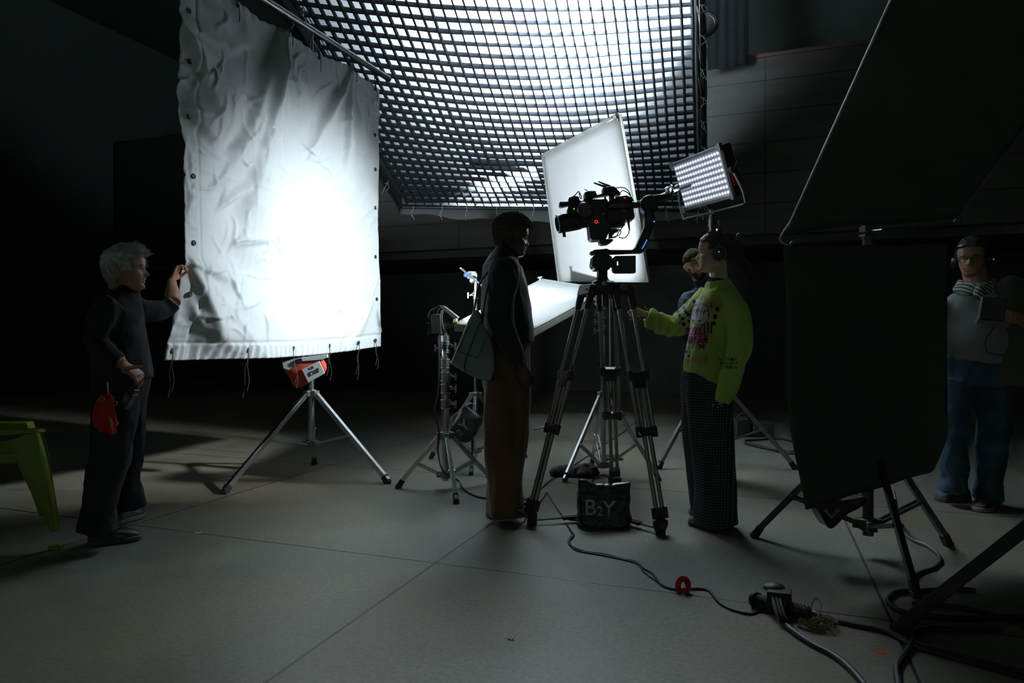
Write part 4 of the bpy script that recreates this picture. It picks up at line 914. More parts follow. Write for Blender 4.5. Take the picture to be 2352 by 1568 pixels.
cable('floor_cable', 'black cable dropping from the power unit and running behind the brown trousers', [(U(1007,772,4.84),0),(U(1009,830,4.80),0),(U(1006,900,4.78),0),(U(998,945,4.78),0),(U(1008,990,4.80),0),(U(1006,1040,4.82),0),(U(1020,1085,4.70),0),(1052,1105),(1062,1122),(1085,1138),(1118,1147),(1160,1150),(1200,1152)], 0.0065)
cable('floor_cable', 'straight thin cord slanting over the floor by the lumpy sandbag', [(1444,985),(1400,1015),(1320,1068),(1268,1101),(1238,1128)], 0.004)
cable('power_cable', 'thick cable running off the bottom of the picture from the plug box', [(1790,1415),(1800,1436),(1830,1462),(1870,1488),(1915,1512),(1950,1540),(1985,1580),(2010,1620)], 0.011)
cable('power_cable', 'thick cable running from the plug box past the twine towards the picture edge', [(1868,1412),(1900,1426),(1960,1440),(2020,1452),(2070,1470),(2110,1486),(2180,1506),(2260,1528),(2352,1552),(2420,1570)], 0.010)
cable('power_cable', 'second thick cable alongside the one near the twine', [(1890,1420),(1950,1436),(2015,1450),(2060,1468),(2105,1492),(2175,1512),(2250,1532),(2345,1560),(2410,1580)], 0.008)
cable('power_cable', 'worn grey cable curling down from under the flag stand', [(U(2052,1130,3.5),0),(U(2058,1160,3.45),0),(2064,1200),(2072,1222),(2095,1243),(2130,1258),(2152,1275),(2160,1292),(2145,1308),(2115,1318),(2095,1330)], 0.010, m=mat('grey_cable_rubber', (0.07,0.073,0.07), 0.5))
cable('power_cable', 'black cable looped in an oval round the foot of the flag stand', [(2240,1362),(2190,1358),(2120,1362),(2065,1364),(2042,1378),(2045,1396),(2075,1412),(2130,1420),(2200,1426),(2290,1424),(2380,1422)], 0.011)
cable('power_cable', 'black cable kinked over the others and dropping out of the bottom corner', [(2300,1452),(2180,1452),(2130,1453),(2105,1462),(2092,1490),(2070,1520),(2060,1540),(2064,1580),(2070,1620)], 0.011)
cable('power_cable', 'black cable lying flat among the shadows between the two dark stands', [(2096,1392),(2200,1400),(2290,1420),(2352,1440),(2400,1450)], 0.010)
cable('cable_coil', 'loose coil of black cable on the floor far behind the tall lamp stand', [(1712,1014),(1740,1012),(1790,1010),(1825,1018),(1850,1030),(1820,1040),(1780,1036),(1740,1028),(1712,1020),(1760,1030),(1800,1042),(1850,1045),(1900,1048),(1930,1040)], 0.012)
t = thing('plug_box', G(1790,1410), 'black plug connector with a short tail lying where the floor cables meet', 'connector')
mb = MB(); mb.tube(G(1738,1395)+V((0,0,.03)), G(1768,1402)+V((0,0,.03)), .026, n=12); mb.tube(G(1733,1392)+V((0,0,.03)), G(1740,1396)+V((0,0,.03)), .033, n=12); build('plug', mb, RUBBER, t, bevel=.003)
mb = MB(); mb.tube(G(1768,1404)+V((0,0,.045)), G(1812,1416)+V((0,0,.04)), .040, n=10); mb.box(G(1790,1408)+V((0,0,.055)), (.09,.07,.075), Matrix.Rotation(-.4,3,'Z')); mb.ball(G(1778,1400)+V((0,0,.09)), (.045,.035,.018), 12); build('socket', mb, BLACKP, t, bevel=.006)
mb = MB(); mb.tube(G(1815,1416)+V((0,0,.035)), G(1862,1428)+V((0,0,.028)), .024, r2=.020, n=12)
for q in range(5): a = G(1822+q*9,1418+q*2.3)+V((0,0,.033)); mb.tube(a, a+V((.006,-.001,0)), .028, n=12)
build('cable_gland', mb, BLACKP, t)
mb = MB()
for dx in (0,8,16): mb.path([G(1770+dx,1402)+V((0,0,.09)), G(1778+dx,1425)+V((0,0,.06)), G(1790+dx,1440)+V((0,0,.03)), G(1796+dx,1432)+V((0,0,.02))], .006, n=6)
build('clip_bails', mb, BLACKP, t)
t = thing('twine_bundle', G(1875,1440), 'tangled bundle of brown twine beside the plug connector', 'twine')
random.seed(5); mb = MB()
for q in range(9):
    c = G(1878+random.uniform(-14,18), 1442+random.uniform(-5,6)); P = []
    for k in range(9):
        a = k*.8+q; P.append(c+V((math.cos(a)*random.uniform(.03,.06), math.sin(a)*random.uniform(.01,.04), .006+random.uniform(0,.03))))
    mb.path(P, .0025, n=5)
mb.path([G(1858,1436)+V((0,0,.01)), G(1862,1420)+V((0,0,.04)), G(1872,1402)+V((0,0,.05)), G(1886,1408)+V((0,0,.04)), G(1880,1425)+V((0,0,.02)), G(1860,1430)+V((0,0,.01))], .003, n=5)
mb.path([G(1830,1440)+V((0,0,.004)), G(1862,1450)+V((0,0,.004)), G(1900,1452)+V((0,0,.01)), G(1918,1462)+V((0,0,.003))], .0025, n=5)
build('twine', mb, mat('brown_twine', (0.16,0.11,0.065), 0.9), t)
t = thing('red_clip', G(1570,1362), 'small red cable clip clasping the thin floor cables', 'clip')
mb = MB(); c = G(1569,1360)+V((0,0,.028)); mb.loft([c+V((math.cos(a)*.022,0,math.sin(a)*.030)) for a in [i*2*PI/24 for i in range(24)]], [(.006,.013)]*24, side=(0,1,0), n=8, closed=True); mb.box(c+V((.005,-.012,-.012)), (.014,.01,.02)); build('clip_ring', mb, REDP, t)
ORT = mat('orange_tape', (0.95,0.11,0.03), 0.6)
def flat(name, label, cat, c, sx_, sy_, rot, m, h=.0015):
    mb = MB(); mb.box(c+V((0,0,h/2+.0005)), (sx_, sy_, h), Matrix.Rotation(rot,3,'Z')); return build(name, mb, m, label=label, cat=cat)
flat('tape_marker', 'small orange tape square nearest the bottom of the picture', 'tape', G(2022,1498), .030, .026, -.2, ORT)
flat('tape_marker', 'orange tape scrap beside the front leg of the flag stand', 'tape', G(2082,1275), .020, .022, -.3, ORT)
flat('tape_marker', 'little white tape scrap on the pavement near the trainers', 'tape', G(456,1223), .035, .020, 0, WHITEC)
t = thing('leaf', G(1175,1467), 'tiny yellow-green dry leaf on the bare floor', 'leaf')
mb = MB(); c = G(1174,1468); mb.loft([c+V((-.014,0,.004)), c+V((0,-.003,.002)), c+V((.010,.004,.008)), c+V((.018,.008,.016))], [(.001,.002),(.007,.002),(.006,.002),(.001,.001)], side=(0,1,0), n=6); mb.tube(c+V((.012,.004,.008)), c+V((.022,.01,.02)), .001); build('blade', mb, mat('dry_leaf', (0.45,0.45,0.03), .6), t)
# machinery in the dark behind the lamp stand
t = thing('equipment_case', G(1720,1005), 'dark bulky power supply on the floor beyond the tall lamp stand', 'power supply')
mb = MB(); d = 7.5
mb.box(V((*at(1700,d),.10)), (.16,.25,.20)); mb.box(V((*at(1745,d),.08)), (.22,.25,.16)); build('case_body', mb, mat('dark_case', (0.06,0.063,0.06), .5), t, bevel=.015)
mb = MB(); mb.path([V((*at(1690,7.35),.18)), V((*at(1700,7.35),.25)), V((*at(1715,7.35),.25)), V((*at(1725,7.35),.17))], .012); build('carry_handle', mb, BLACKP, t)
mb = MB()
for q in range(3): mb.ring(V((*at(1735+q*12,7.36),.09)), (0,1,0), .022, .004)
build('sockets', mb, ALU, t)
# lamp half hidden by the softbox, dark cloths hung up at the right
t = thing('wall_lamp', U(1618,75,8.2), 'dim round lamp head hanging past the corner of the overhead softbox', 'lamp')
mb = MB(); c = U(1617,62,8.2); mb.rev(c, (-.1,-1,-.2), [(0,.10),(.02,.13),(.14,.14),(.15,.13)], n=24); mb.tube(c, c+V((0,0,3.0-.2)), .015); build('housing', mb, BLACKM, t)
mb = MB(); mb.ring(c+V((-.015,-.15,-.03)), (-.1,-1,-.2), .10, .006, n=24); build('front_ring', mb, ALU, t)
t = thing('hanging_drape', U(1680,160,9.6), 'bluish black drape hanging high behind the softbox corner', 'drape')
mb = MB(); K = 30; vs = []
for i in range(K+1):
    for j in range(7):
        p = U(1625+95*i/K, -150+312*j/6-0.12*125*i/K*j/6, 9.6); vs.append(p+V((0,.008*math.sin(i*.9),0)))
mb.add(vs, [(i*7+j,(i+1)*7+j,(i+1)*7+j+1,i*7+j+1) for i in range(K) for j in range(6)]); o = build('cloth', mb, mat('blue_black_cloth', (0.003,0.004,0.006), .9), t); so = o.modifiers.new('thick','SOLIDIFY'); so.thickness = .004
# ---------------------------------------------------------------- people
def lerp_tab(tab, z):
    if z <= tab[0][0]: return tab[0][1]
    for (a, va), (b, vb) in zip(tab, tab[1:]):
        if z <= b: t = (z-a)/(b-a); t = t*t*(3-2*t)*.5+t*.5; return va+(vb-va)*t
    return tab[-1][1]
FR = [(0,.048),(.006,.070),(.016,.084),(.028,.086),(.038,.080),(.046,.084),(.054,.082),(.062,.085),(.072,.082),(.085,.082),(.10,.080),(.113,.076),(.124,.081),(.134,.086),(.15,.088),(.175,.084),(.195,.073),(.212,.055),(.226,.030),(.235,.0)]
BK = [(0,.00),(.02,-.02),(.04,-.045),(.06,-.066),(.085,-.084),(.11,-.097),(.14,-.104),(.165,-.102),(.19,-.090),(.212,-.066),(.226,-.038),(.235,-.0)]
WD = [(0,.024),(.008,.034),(.02,.043),(.04,.054),(.06,.062),(.085,.067),(.11,.071),(.135,.075),(.16,.0755),(.185,.069),(.205,.055),(.220,.038),(.230,.020),(.235,.001)]
NS = [(.060,0),(.067,.006),(.074,.020),(.082,.031),(.090,.028),(.100,.021),(.110,.014),(.120,.008),(.130,.002),(.14,0)]
NW = [(.06,.014),(.072,.017),(.082,.0145),(.095,.011),(.115,.009),(.14,.012)]
def head_pt(z, th, nose=1.0, chin=0.0, jaw=1.0):
    f = lerp_tab(FR, z); b = lerp_tab(BK, z); w_ = lerp_tab(WD, z)*(jaw if z < .09 else 1); c = (f+b)/2; h = (f-b)/2
    ct, st = math.cos(th), math.sin(th)
    e = 0.80 if ct > 0 else 0.95
    x = w_*math.copysign(abs(st)**e, st); y = c + h*math.copysign(abs(ct)**0.95, ct)
    if ct > 0:
        n = lerp_tab(NS, z)*nose
        if n: y += n*math.exp(-(x/lerp_tab(NW, z))**2)
        g = math.exp(-(x/.020)**2)
        y += .0075*g*(math.exp(-((z-.0455)/.0045)**2)+1.1*math.exp(-((z-.0585)/.0048)**2)) - .010*math.exp(-(x/.024)**2)*math.exp(-((z-.0518)/.0026)**2) - .006*g*math.exp(-((z-.034)/.005)**2)
        y += chin*g*math.exp(-((z-.018)/.014)**2)
        for s in (-1,1):
            y -= .015*math.exp(-((x-s*.031)/.015)**2-((z-.114)/.010)**2)
            y += .004*math.exp(-((x-s*.033)/.018)**2-((z-.131)/.006)**2)
            y += .004*math.exp(-((x-s*.043)/.014)**2-((z-.090)/.014)**2)
            x += 0
    return V((x, y, z))
class Head:
    def __init__(s, org, face, up=(0,0,1), scale=1.0, **k):
        f = V(face).normalized(); u = V(up); r = f.cross(u).normalized(); u = r.cross(f).normalized()
        s.R = Matrix((r, f, u)).transposed(); s.o = V(org); s.s = scale; s.k = k
    def P(s, x, y, z): return s.o + s.R @ (V((x,y,z))*s.s)
    def inv(s, p): return (s.R.transposed() @ (V(p)-s.o))/s.s
    def surf(s, mb, off=None, nz_=64, nt_=56):
        vs = []
        for i in range(nz_+1):
            z = .235*i/nz_
            for k in range(nt_):
                th = 2*PI*k/nt_; p = head_pt(z, th, **s.k)
                if off:
                    c = V((0, -.01, .12)); d = (p-c).normalized(); p = p + d*off(p)
                vs.append(s.P(*p))
        fs = [(i*nt_+k, i*nt_+(k+1)%nt_, (i+1)*nt_+(k+1)%nt_, (i+1)*nt_+k) for i in range(nz_) for k in range(nt_)]
        fs += [tuple(reversed(range(nt_))), tuple(nz_*nt_+k for k in range(nt_))]
        mb.add(vs, fs)
    def body(s, mb, neck, nr=.058):
        s.surf(mb)
        for q in (-1,1):
            e = [s.P(q*.070,-.012,.078), s.P(q*.076,-.014,.088), s.P(q*.083,-.019,.102), s.P(q*.087,-.026,.116), s.P(q*.085,-.026,.128), s.P(q*.076,-.018,.132)]
            mb.loft(e, [(.004*s.s,.006*s.s),(.005*s.s,.010*s.s),(.006*s.s,.014*s.s),(.006*s.s,.016*s.s),(.006*s.s,.012*s.s),(.004*s.s,.006*s.s)], side=s.R @ V((1,0,0)), n=10)
        a = s.P(0,-.030,.085); m1 = a.lerp(V(neck), .5)
        mb.loft([s.P(0,-.028,.12), a, m1, V(neck)], [nr*.95*s.s,nr*s.s,nr*s.s,nr*1.12*s.s], side=s.R @ V((1,0,0)), n=20)
    def eyes(s, t, iris=(.05,.035,.02), brow=(.05,.035,.025), gaze=0.0):
        EW = mat('eye_white', (.55,.53,.50), .15); IR = mat('eye_iris_%d' % int(iris[0]*1000), iris, .1)
        for q in (-1,1):
            c = s.P(q*.0315,.0565,.1135); mb = MB(); mb.ball(c, .0118*s.s, 12); e = build('eye', mb, EW, t, ang=180)
            mb = MB(); d = s.R @ V((gaze,1,0)).normalized(); mb.ball(c+d*.0078*s.s, .0056*s.s, 10); build('iris', mb, IR, e, ang=180)
            mb = MB(); mb.loft([s.P(q*.014,.082,.130), s.P(q*.030,.084,.1345), s.P(q*.048,.070,.132)], [.0018*s.s,.0026*s.s,.0010*s.s], n=6); build('eyebrow', mb, mat('brow_%d' % int(brow[0]*1000), brow, .9), t)
            mb = MB(); mb.loft([s.P(q*.019,.062,.1155), s.P(q*.0315,.0685,.1210), s.P(q*.044,.059,.1150)], [.0018*s.s,.0024*s.s,.0018*s.s], n=6)
            mb.loft([s.P(q*.019,.061,.1105), s.P(q*.0315,.0665,.1060), s.P(q*.044,.058,.1100)], [.0015*s.s,.0020*s.s,.0015*s.s], n=6); build('eyelid', mb, t['skin_m'] if False else SKINS[-1], t)
SKINS = []
def hand(mb, W, a, n, thumb=1, curl=(20,25,30,35), s=1.0, th_dir=None, spread=.0):
    W = V(W); a = V(a).normalized(); n = V(n); n = (n - a*n.dot(a)).normalized(); l = a.cross(n)*thumb
    mb.loft([W-a*.03*s, W+a*.01*s, W+a*.045*s, W+a*.085*s, W+a*.098*s], [(.024*s,.018*s),(.027*s,.018*s),(.038*s,.016*s),(.041*s,.0135*s),(.038*s,.010*s)], side=l, n=16)
    mb.ball(W+a*.035*s+l*.022*s+n*.006*s, (.018*s,.016*s,.020*s), 8)
    for i, (o, L) in enumerate(((.0305,.072),(.0105,.080),(-.0100,.074),(-.0295,.058))):
        p = W+a*(.088 if i in (1,2) else .083)*s+l*o*s; c = math.radians(curl[i]); ang = c*.6; pts = [p-a*.02*s, p]
        for k, f_ in enumerate((.45,.31,.24)):
            d = a*math.cos(ang)+n*math.sin(ang)+l*(spread*(1.5-i)); p = p+d.normalized()*L*f_*s; pts.append(p); ang += c*(1.0 if k == 0 else .7)
        mb.loft(pts, [.0095*s,.0095*s,.0088*s,.0078*s,.0060*s], n=9); mb.ball(p, .0062*s, 8)
    td = V(th_dir).normalized() if th_dir is not None else (a*.75+l*.6+n*.25).normalized()
    p = W+a*.022*s+l*.024*s; q1 = p+(td*.6+l*.4).normalized()*.034*s; q2 = q1+td*.034*s; q3 = q2+td*.026*s
    mb.loft([p-l*.01*s, p, q1, q2, q3], [.012*s,.0135*s,.0115*s,.0100*s,.0072*s], n=10); mb.ball(q3, .0075*s, 8)
class Person:
    def __init__(s, loc, label, skin, vox=.0042):
        s.t = thing('person', loc, label, 'person'); s.body = MB(); s.skin = skin; SKINS.append(skin); s.parts = {}; s.vox = vox
    def lf(s, part, pts, rads, side, n=26, shrink=.80, body=True, sm=3, cut=0):
        P = smoothp(pts, sm); rr = []
        R = [r if isinstance(r,(tuple,list)) else (r,r) for r in rads]
        for i in range(len(P)):
            f = i/sm if sm > 1 else i; a = min(int(f), len(R)-1); b = min(a+1, len(R)-1); t = f-a
            rr.append((R[a][0]*(1-t)+R[b][0]*t, R[a][1]*(1-t)+R[b][1]*t))
        if part: s.parts.setdefault(part, MB()).loft(P, rr, side=side, n=n)
        if body:
            e = len(P)-cut*sm
            s.body.loft(P[:e], [(x*shrink, y*shrink) for x,y in rr[:e]], side=side, n=18)
    def finish(s, mats, disp, vox=.008, smooth=3, colors={}):
        b = remesh(s.body, s.vox, 'body', s.skin, s.t, 2, sfac=.5)
        for k, m_ in mats.items():
            remesh(s.parts[k], vox, k, m_, s.t, smooth, disp.get(k), colors.get(k))
def folds(amp=.010, sx_=9, sz=5, seed=0, ridg=.6):
    def f(c, n):
        a = noise.noise(V((c[0]*sx_+seed, c[1]*sx_, c[2]*sz))); b = abs(noise.noise(V((c[0]*sx_*2.2, c[1]*sx_*2.2+seed, c[2]*sz*1.6+c[0]*9))))
        return amp*a + amp*ridg*(0.35-b)
    return f
SK1 = mat('weathered_skin', (0.42,0.22,0.14), .5, bump=.12, bscale=120, var=.15, vscale=30)
SK2 = mat('deep_brown_skin', (0.075,0.040,0.026), .38, bump=.05, bscale=150)
SK3 = mat('light_skin', (0.62,0.40,0.29), .48, bump=.05, bscale=150, var=.06, vscale=20)
SK4 = mat('ruddy_skin', (0.42,0.19,0.12), .5, bump=.08, bscale=120, var=.12, vscale=30)
SK5 = mat('tanned_skin', (0.36,0.18,0.11), .5, bump=.08, bscale=120, var=.1, vscale=30)
def shoe(t, heel, toe, w_, h, m, sole, name='shoe', lab=None, swoosh=None):
    heel = V(heel); toe = V(toe); heel.z = 0; toe.z = 0; d = (toe-heel); L = d.length; d.normalize(); l = V((-d.y,d.x,0)); up = V((0,0,1))
    mb = MB()
    rows = [(-.02,.35,.70),(.03,.46,.86),(.15,.50,.98),(.30,.48,1.0),(.42,.46,.86),(.55,.50,.66),(.70,.56,.54),(.85,.52,.46),(.95,.40,.36),(1.0,.20,.20)]
    pts = [heel+d*L*a for a,_,_ in rows]; vs = []; n = 16
    for (a, ww, hh), p in zip(rows, pts):
        for k in range(n):
            th = PI*k/(n-1); vs.append(p + l*w_*ww*math.copysign(abs(math.cos(th))**.7, math.cos(th)) + up*(.02+h*hh*math.sin(th)**.8))
    fs = [(i*n+k, i*n+k+1, (i+1)*n+k+1, (i+1)*n+k) for i in range(len(rows)-1) for k in range(n-1)]
    fs += [(i*n+n-1, i*n, (i+1)*n, (i+1)*n+n-1) for i in range(len(rows)-1)]+[tuple(range(n)), tuple(reversed([(len(rows)-1)*n+k for k in range(n)]))]
    mb.add(vs, fs); o = build(name, mb, m, t, bevel=0, ang=60, label=lab)
    mb = MB(); ol = []
    for s_ in (1,-1):
        for (a, ww) in ([(-.03,.30),(0,.46),(.15,.53),(.4,.50),(.7,.60),(.88,.55),(.98,.36),(1.02,.15)] if s_ > 0 else [(1.02,-.15),(.98,-.36),(.88,-.55),(.7,-.60),(.4,-.50),(.15,-.53),(0,-.46),(-.03,-.30)]): ol.append(heel+d*L*a+l*w_*ww+up*.002)
    mb.prism(ol, (0,0,.028)); build('sole', mb, sole, o, bevel=.006)
    mb = MB()
    for q in range(5):
        a = .42+.065*q; hh = .92-.075*q; c = heel+d*L*a+up*(.024+h*hh); mb.path([c-l*w_*.26-up*.012, c+up*.004, c+l*w_*.26+d*.01-up*.012], .0025, n=5)
    build('laces', mb, mat('dark_laces', (.05,.06,.07), .8), o)
    if swoosh:
        mb = MB(); s_ = -1 if l.y > 0 else 1
        ps = [(.22,.60),(.34,.62),(.56,.36),(.66,.26),(.72,.34),(.62,.44)]
        mb.prism([heel+d*L*a+l*s_*w_*.505+up*(.02+h*b_*.7) for a,b_ in ps], l*s_*.004); build('side_stripe', mb, swoosh, o)
    return o
def strands(mb, H, n, region, length, rad, dirf, seed, off=.006, droop=0.0, seg=4):
    rnd = random.Random(seed); c = 0
    while c < n:
        z = .235*(1-rnd.random()**1.5*0.85); th = rnd.uniform(-PI, PI); p = head_pt(min(z,.232), th)
        if not region(p): c += .2; continue
        nrm = (p-V((0,-.01,.12))).normalized(); d = dirf(p, nrm, rnd); L = length*rnd.uniform(.6,1.2); pts = [p+nrm*off*.3]
        for k in range(1, seg+1):
            t = k/seg; pts.append(p+nrm*off+d*L*t+V((0,0,-droop*t*t*L))+V((rnd.uniform(-1,1),rnd.uniform(-1,1),rnd.uniform(-1,1)))*L*.06)
        mb.loft([H.P(*q) for q in pts], [rad*(1-.75*k/seg) for k in range(seg+1)], n=4); c += 1

# ===== person steadying the bounce cloth ==========================================
D1 = 3.60; f1 = V((.93,.36,0)).normalized(); r1 = V((f1.y,-f1.x,0))            # r1: his right side, towards the camera
P1 = Person(G(262,1245)+V((0,.08,0)), 'grey-haired person in black fleece and dark jeans, one arm out gripping the white cloth', SK1)
W = lambda x, y, o=0.0: U(x, y, D1) + r1*o
H1 = Head(W(318,664)-f1*.055+V((0,0,-.012)), f1+V((0,-.10,.03)), (-.10,0,1), 1.02, chin=.002)
H1.body(P1.body, W(284,690), .060)
P1.lf('fleece', [W(283,668), W(280,685), W(276,712), W(274,760), W(276,800), W(280,836), W(284,872)], [(.085,.080),(.145,.090),(.190,.105),(.190,.125),(.185,.135),(.185,.142),(.175,.135)], r1, n=36)
P1.lf('fleece', [W(291,648), W(286,668), W(282,684)], [(.062,.062),(.076,.072),(.09,.085)], r1, shrink=.6)
# near arm, hand laid on the radio at the hip
P1.lf('fleece', [W(270,702,.15), W(254,728,.20), W(242,765,.22), W(246,790,.225), W(268,810,.225), W(292,828,.22)], [.066,.066,.060,.057,.050,.044], r1, n=22, cut=0)
P1.body.loft([W(285,824,.22), W(300,833,.22)], [.032,.027], n=12)
hand(P1.body, W(298,832,.22), V((.75,.05,-.55)), V((-.4,.25,-.85)), -1, (38,45,50,55), 1.02, th_dir=(1,.2,.15))
# far arm reaching to the cloth's edge
HB = cloth_pt(0.0, 0.765) + BN*0.02
P1.lf('fleece', [W(284,700,-.16), W(318,712,-.26), W(352,705,-.42), W(378,684,-.46)], [.075,.066,.056,.050], (0,0,1), n=20)
el = W(376,686,-.46); wr = HB + V((-.045,-.06,-.09))
P1.body.loft([el, el.lerp(wr,.4), el.lerp(wr,.8), wr], [(.045,.045),(.044,.042),(.033,.028),(.030,.025)], side=(0,1,0), n=16)
hand(P1.body, wr, (V((.25,.30,.9))), V((.9,.25,-.1)), 1, (62,66,70,70), 1.0, th_dir=(.75,.1,.55))
P1.lf('trousers', [W(280,850), W(276,880), W(272,905)], [(.17,.135),(.175,.135),(.165,.13)], r1, n=30)
P1.lf('trousers', [W(270,895,.085), W(272,960,.10), W(262,1030,.11), W(246,1110,.12), W(236,1165,.12), W(232,1205,.12)], [(.10,.115),(.092,.105),(.078,.090),(.074,.085),(.078,.088),(.082,.092)], r1, n=26)
P1.lf('trousers', [W(278,895,-.085), W(286,960,-.10), W(284,1030,-.11), W(280,1100,-.12), W(284,1150,-.13), W(288,1180,-.14)], [(.10,.105),(.088,.095),(.074,.082),(.066,.074),(.068,.078),(.07,.082)], r1, n=26)
FLE = mat('charcoal_fleece', (0.026,0.027,0.031), .95, spec=.1, sheen=.08, bump=.06, bscale=250); DJ = mat('dark_denim', (0.024,0.025,0.032), .85, spec=.2, bump=.2, bscale=250)
P1.finish({'fleece': FLE, 'trousers': DJ}, {'fleece': folds(.012,8,6,1), 'trousers': folds(.016,7,5.5,4,.9)})
H1.eyes(P1.t, (.06,.05,.04), (.10,.08,.06))
HG = mat('silver_hair', (0.50,0.52,0.50), .5, var=.25, vscale=60)
mb = MB()
def reg1(p): return p.z > .15 - .55*max(0,p.y-.03) + .0 and not (p.y > .062 and p.z < .185) or (p.y < .035 and p.z > .10 and abs(p.x) > .0) or (p.y < -.03 and p.z > .055)
H1.surf(mb, lambda p: (.013+.006*nz(p,60)) if reg1(p) else -.012)
strands(mb, H1, 3000, lambda p: reg1(p) and p.z < .225, .034, .0012, lambda p,n,r: (V((r.uniform(-.25,.25), .6 if p.z > .15 else .2, -.75 if p.z < .18 else -.05))+n*(.28 if p.z > .17 else .12)).normalized(), 3, .012)
strands(mb, H1, 300, lambda p: p.z > .17 and p.y > .02, .040, .0013, lambda p,n,r: (V((r.uniform(-.4,.4), .9, r.uniform(-.2,.5)))+n*.5).normalized(), 5, .013)
build('hair', mb, HG, P1.t, ang=180)
TRN = mat('dark_trainer', (0.035,0.045,0.05), .55); SOLE1 = mat('buff_sole', (0.30,0.27,0.22), .7); SOLED = mat('dark_sole', (0.07,0.07,0.065), .7)
shoe(P1.t, G(205,1252)+V((0,0,0)), G(322,1238), .092, .085, TRN, SOLED, lab='dark trainer with a grey stripe', swoosh=mat('grey_stripe', (.22,.22,.21), .6))
shoe(P1.t, G(262,1206), G(326,1186), .085, .075, TRN, SOLE1, lab='dark trainer with a buff sole')
mb = MB(); mb.path([H1.P(0,.065,-.05), W(314,690,0)+f1*.01, W(320,730,0)+f1*.035], .003, n=5); build('zip', mb, STEELD, P1.t)
t = thing('two_way_radio', W(318,905,.24), 'black two-way radio with a thin aerial at the hip of the grey-haired person', 'radio')
mb = MB(); a = W(302,926,.24); b_ = W(326,884,.24); mb.bar(a, b_, .036, .05, up=(0,1,0)); mb.bar(a.lerp(b_,.70), a.lerp(b_,.78), .042,.056,up=(0,1,0)); build('case', mb, BLACKP, t, bevel=.005)
mb = MB(); mb.tube(b_, W(331,876,.24), .008); mb.tube(W(329,880,.24), W(349,857,.24), .0025, n=6); mb.ball(W(350,856,.24), .004, 8); build('aerial', mb, RUBBER, t)
mb = MB(); mb.bar(a.lerp(b_,.30)+V((0,-.027,0)), a.lerp(b_,.62)+V((0,-.027,0)), .026, .004, up=(0,1,0)); build('keypad', mb, mat('grey_keypad', (.09,.10,.10), .4), t)
t = thing('work_gloves', W(262,945,.30), 'bunch of red work gloves clipped to the belt of the grey-haired person', 'gloves')
mb = MB()
for i, (x0,y0,x1,y1,r_) in enumerate(((262,897,250,965,.020),(270,895,282,980,.018),(276,900,287,960,.016),(264,900,262,975,.022),(257,905,246,950,.018))):
    mb.path([W(x0,y0,.27+.01*i), W((x0+x1)/2+3*(i%2),(y0+y1)/2,.29+.012*(i%3)), W(x1,y1,.28)], [r_]*13 if False else r_, n=10)
RG = mat('red_knit', (0.50,0.010,0.012), .8, bump=.4, bscale=90); remesh(mb, .005, 'glove_fabric', RG, t, 1, lambda c,n: .004*nz(c,50))
mb = MB(); mb.loft([W(277,935,.315), W(281,948,.318), W(283,962,.315), W(285,980,.30)], [.004,.007,.006,.002], side=(0,1,0), n=8); build('cuff_lining', mb, mat('ochre_lining', (.38,.28,.08), .8), t)
mb = MB(); mb.ring(W(262,905,.32), (.3,-1,.2), .012, .003); mb.ring(W(288,914,.30), (.3,-1,.2), .010, .003); mb.path([W(268,870,.26), W(270,884,.27), W(272,896,.28)], .004); build('carabiner', mb, STEELD, t)

# ===== person in brown trousers ====================================================
D2 = 4.10; f2 = V((.995,.10,0)).normalized(); r2 = V((f2.y,-f2.x,0))
P2 = Person(G(1165,1186), 'person in dark jacket and wide brown trousers with a leather tote, looking towards the tripod', SK2)
W2 = lambda x, y, o=0.0: U(x, y, D2) + r2*o
H2 = Head(W2(1192,588)-f2*.055, f2+V((0,0,-.16)), (.10,0,1), 1.0, nose=.82, chin=.0)
H2.body(P2.body, W2(1163,592), .058)
P2.lf('jacket', [W2(1166,574), W2(1160,590), W2(1154,612), W2(1158,660), W2(1163,710), W2(1168,755), W2(1172,790)], [(.070,.068),(.130,.085),(.215,.115),(.225,.135),(.22,.148),(.21,.150),(.20,.140)], r2, n=36)
P2.lf('jacket', [W2(1167,560), W2(1163,582)], [(.062,.066),(.07,.072)], r2, body=False)
P2.lf('jacket', [W2(1153,618,.19), W2(1146,650,.24), W2(1140,700,.255), W2(1146,750,.26), W2(1165,795,.24), W2(1183,826,.215)], [.088,.092,.080,.070,.060,.050], r2, n=22)
P2.lf('jacket', [W2(1157,618,-.19), W2(1165,660,-.24), W2(1175,710,-.25), W2(1190,770,-.24), W2(1203,815,-.21)], [.085,.085,.072,.06,.048], r2, n=22)
P2.body.loft([W2(1180,822,.215), W2(1190,838,.205)], [.030,.025], n=12)
hand(P2.body, W2(1189,836,.205), V((.30,.15,-.95)), V((.1,.95,.1)), -1, (20,26,30,34), 1.02, th_dir=(.75,.1,-.7))
hand(P2.body, W2(1205,820,-.20), V((.15,0,-1)), V((0,-1,0)), 1, (20,26,30,34), 1.0)
P2.lf('trousers', [W2(1166,770), W2(1163,820), W2(1162,865), W2(1163,890)], [(.165,.125),(.175,.135),(.18,.14),(.17,.135)], r2, n=32)
P2.lf('trousers', [W2(1160,870,.085), W2(1160,950,.10), W2(1156,1030,.11), W2(1154,1100,.11), W2(1155,1172,.11)], [(.105,.135),(.108,.130),(.105,.118),(.103,.105),(.105,.100)], r2, n=30, shrink=.6)
P2.lf('trousers', [W2(1168,870,-.085), W2(1176,950,-.10), W2(1174,1030,-.12), W2(1170,1100,-.13), W2(1172,1155,-.14)], [(.10,.115),(.10,.11),(.098,.11),(.095,.085),(.095,.08)], r2, n=30, shrink=.6)
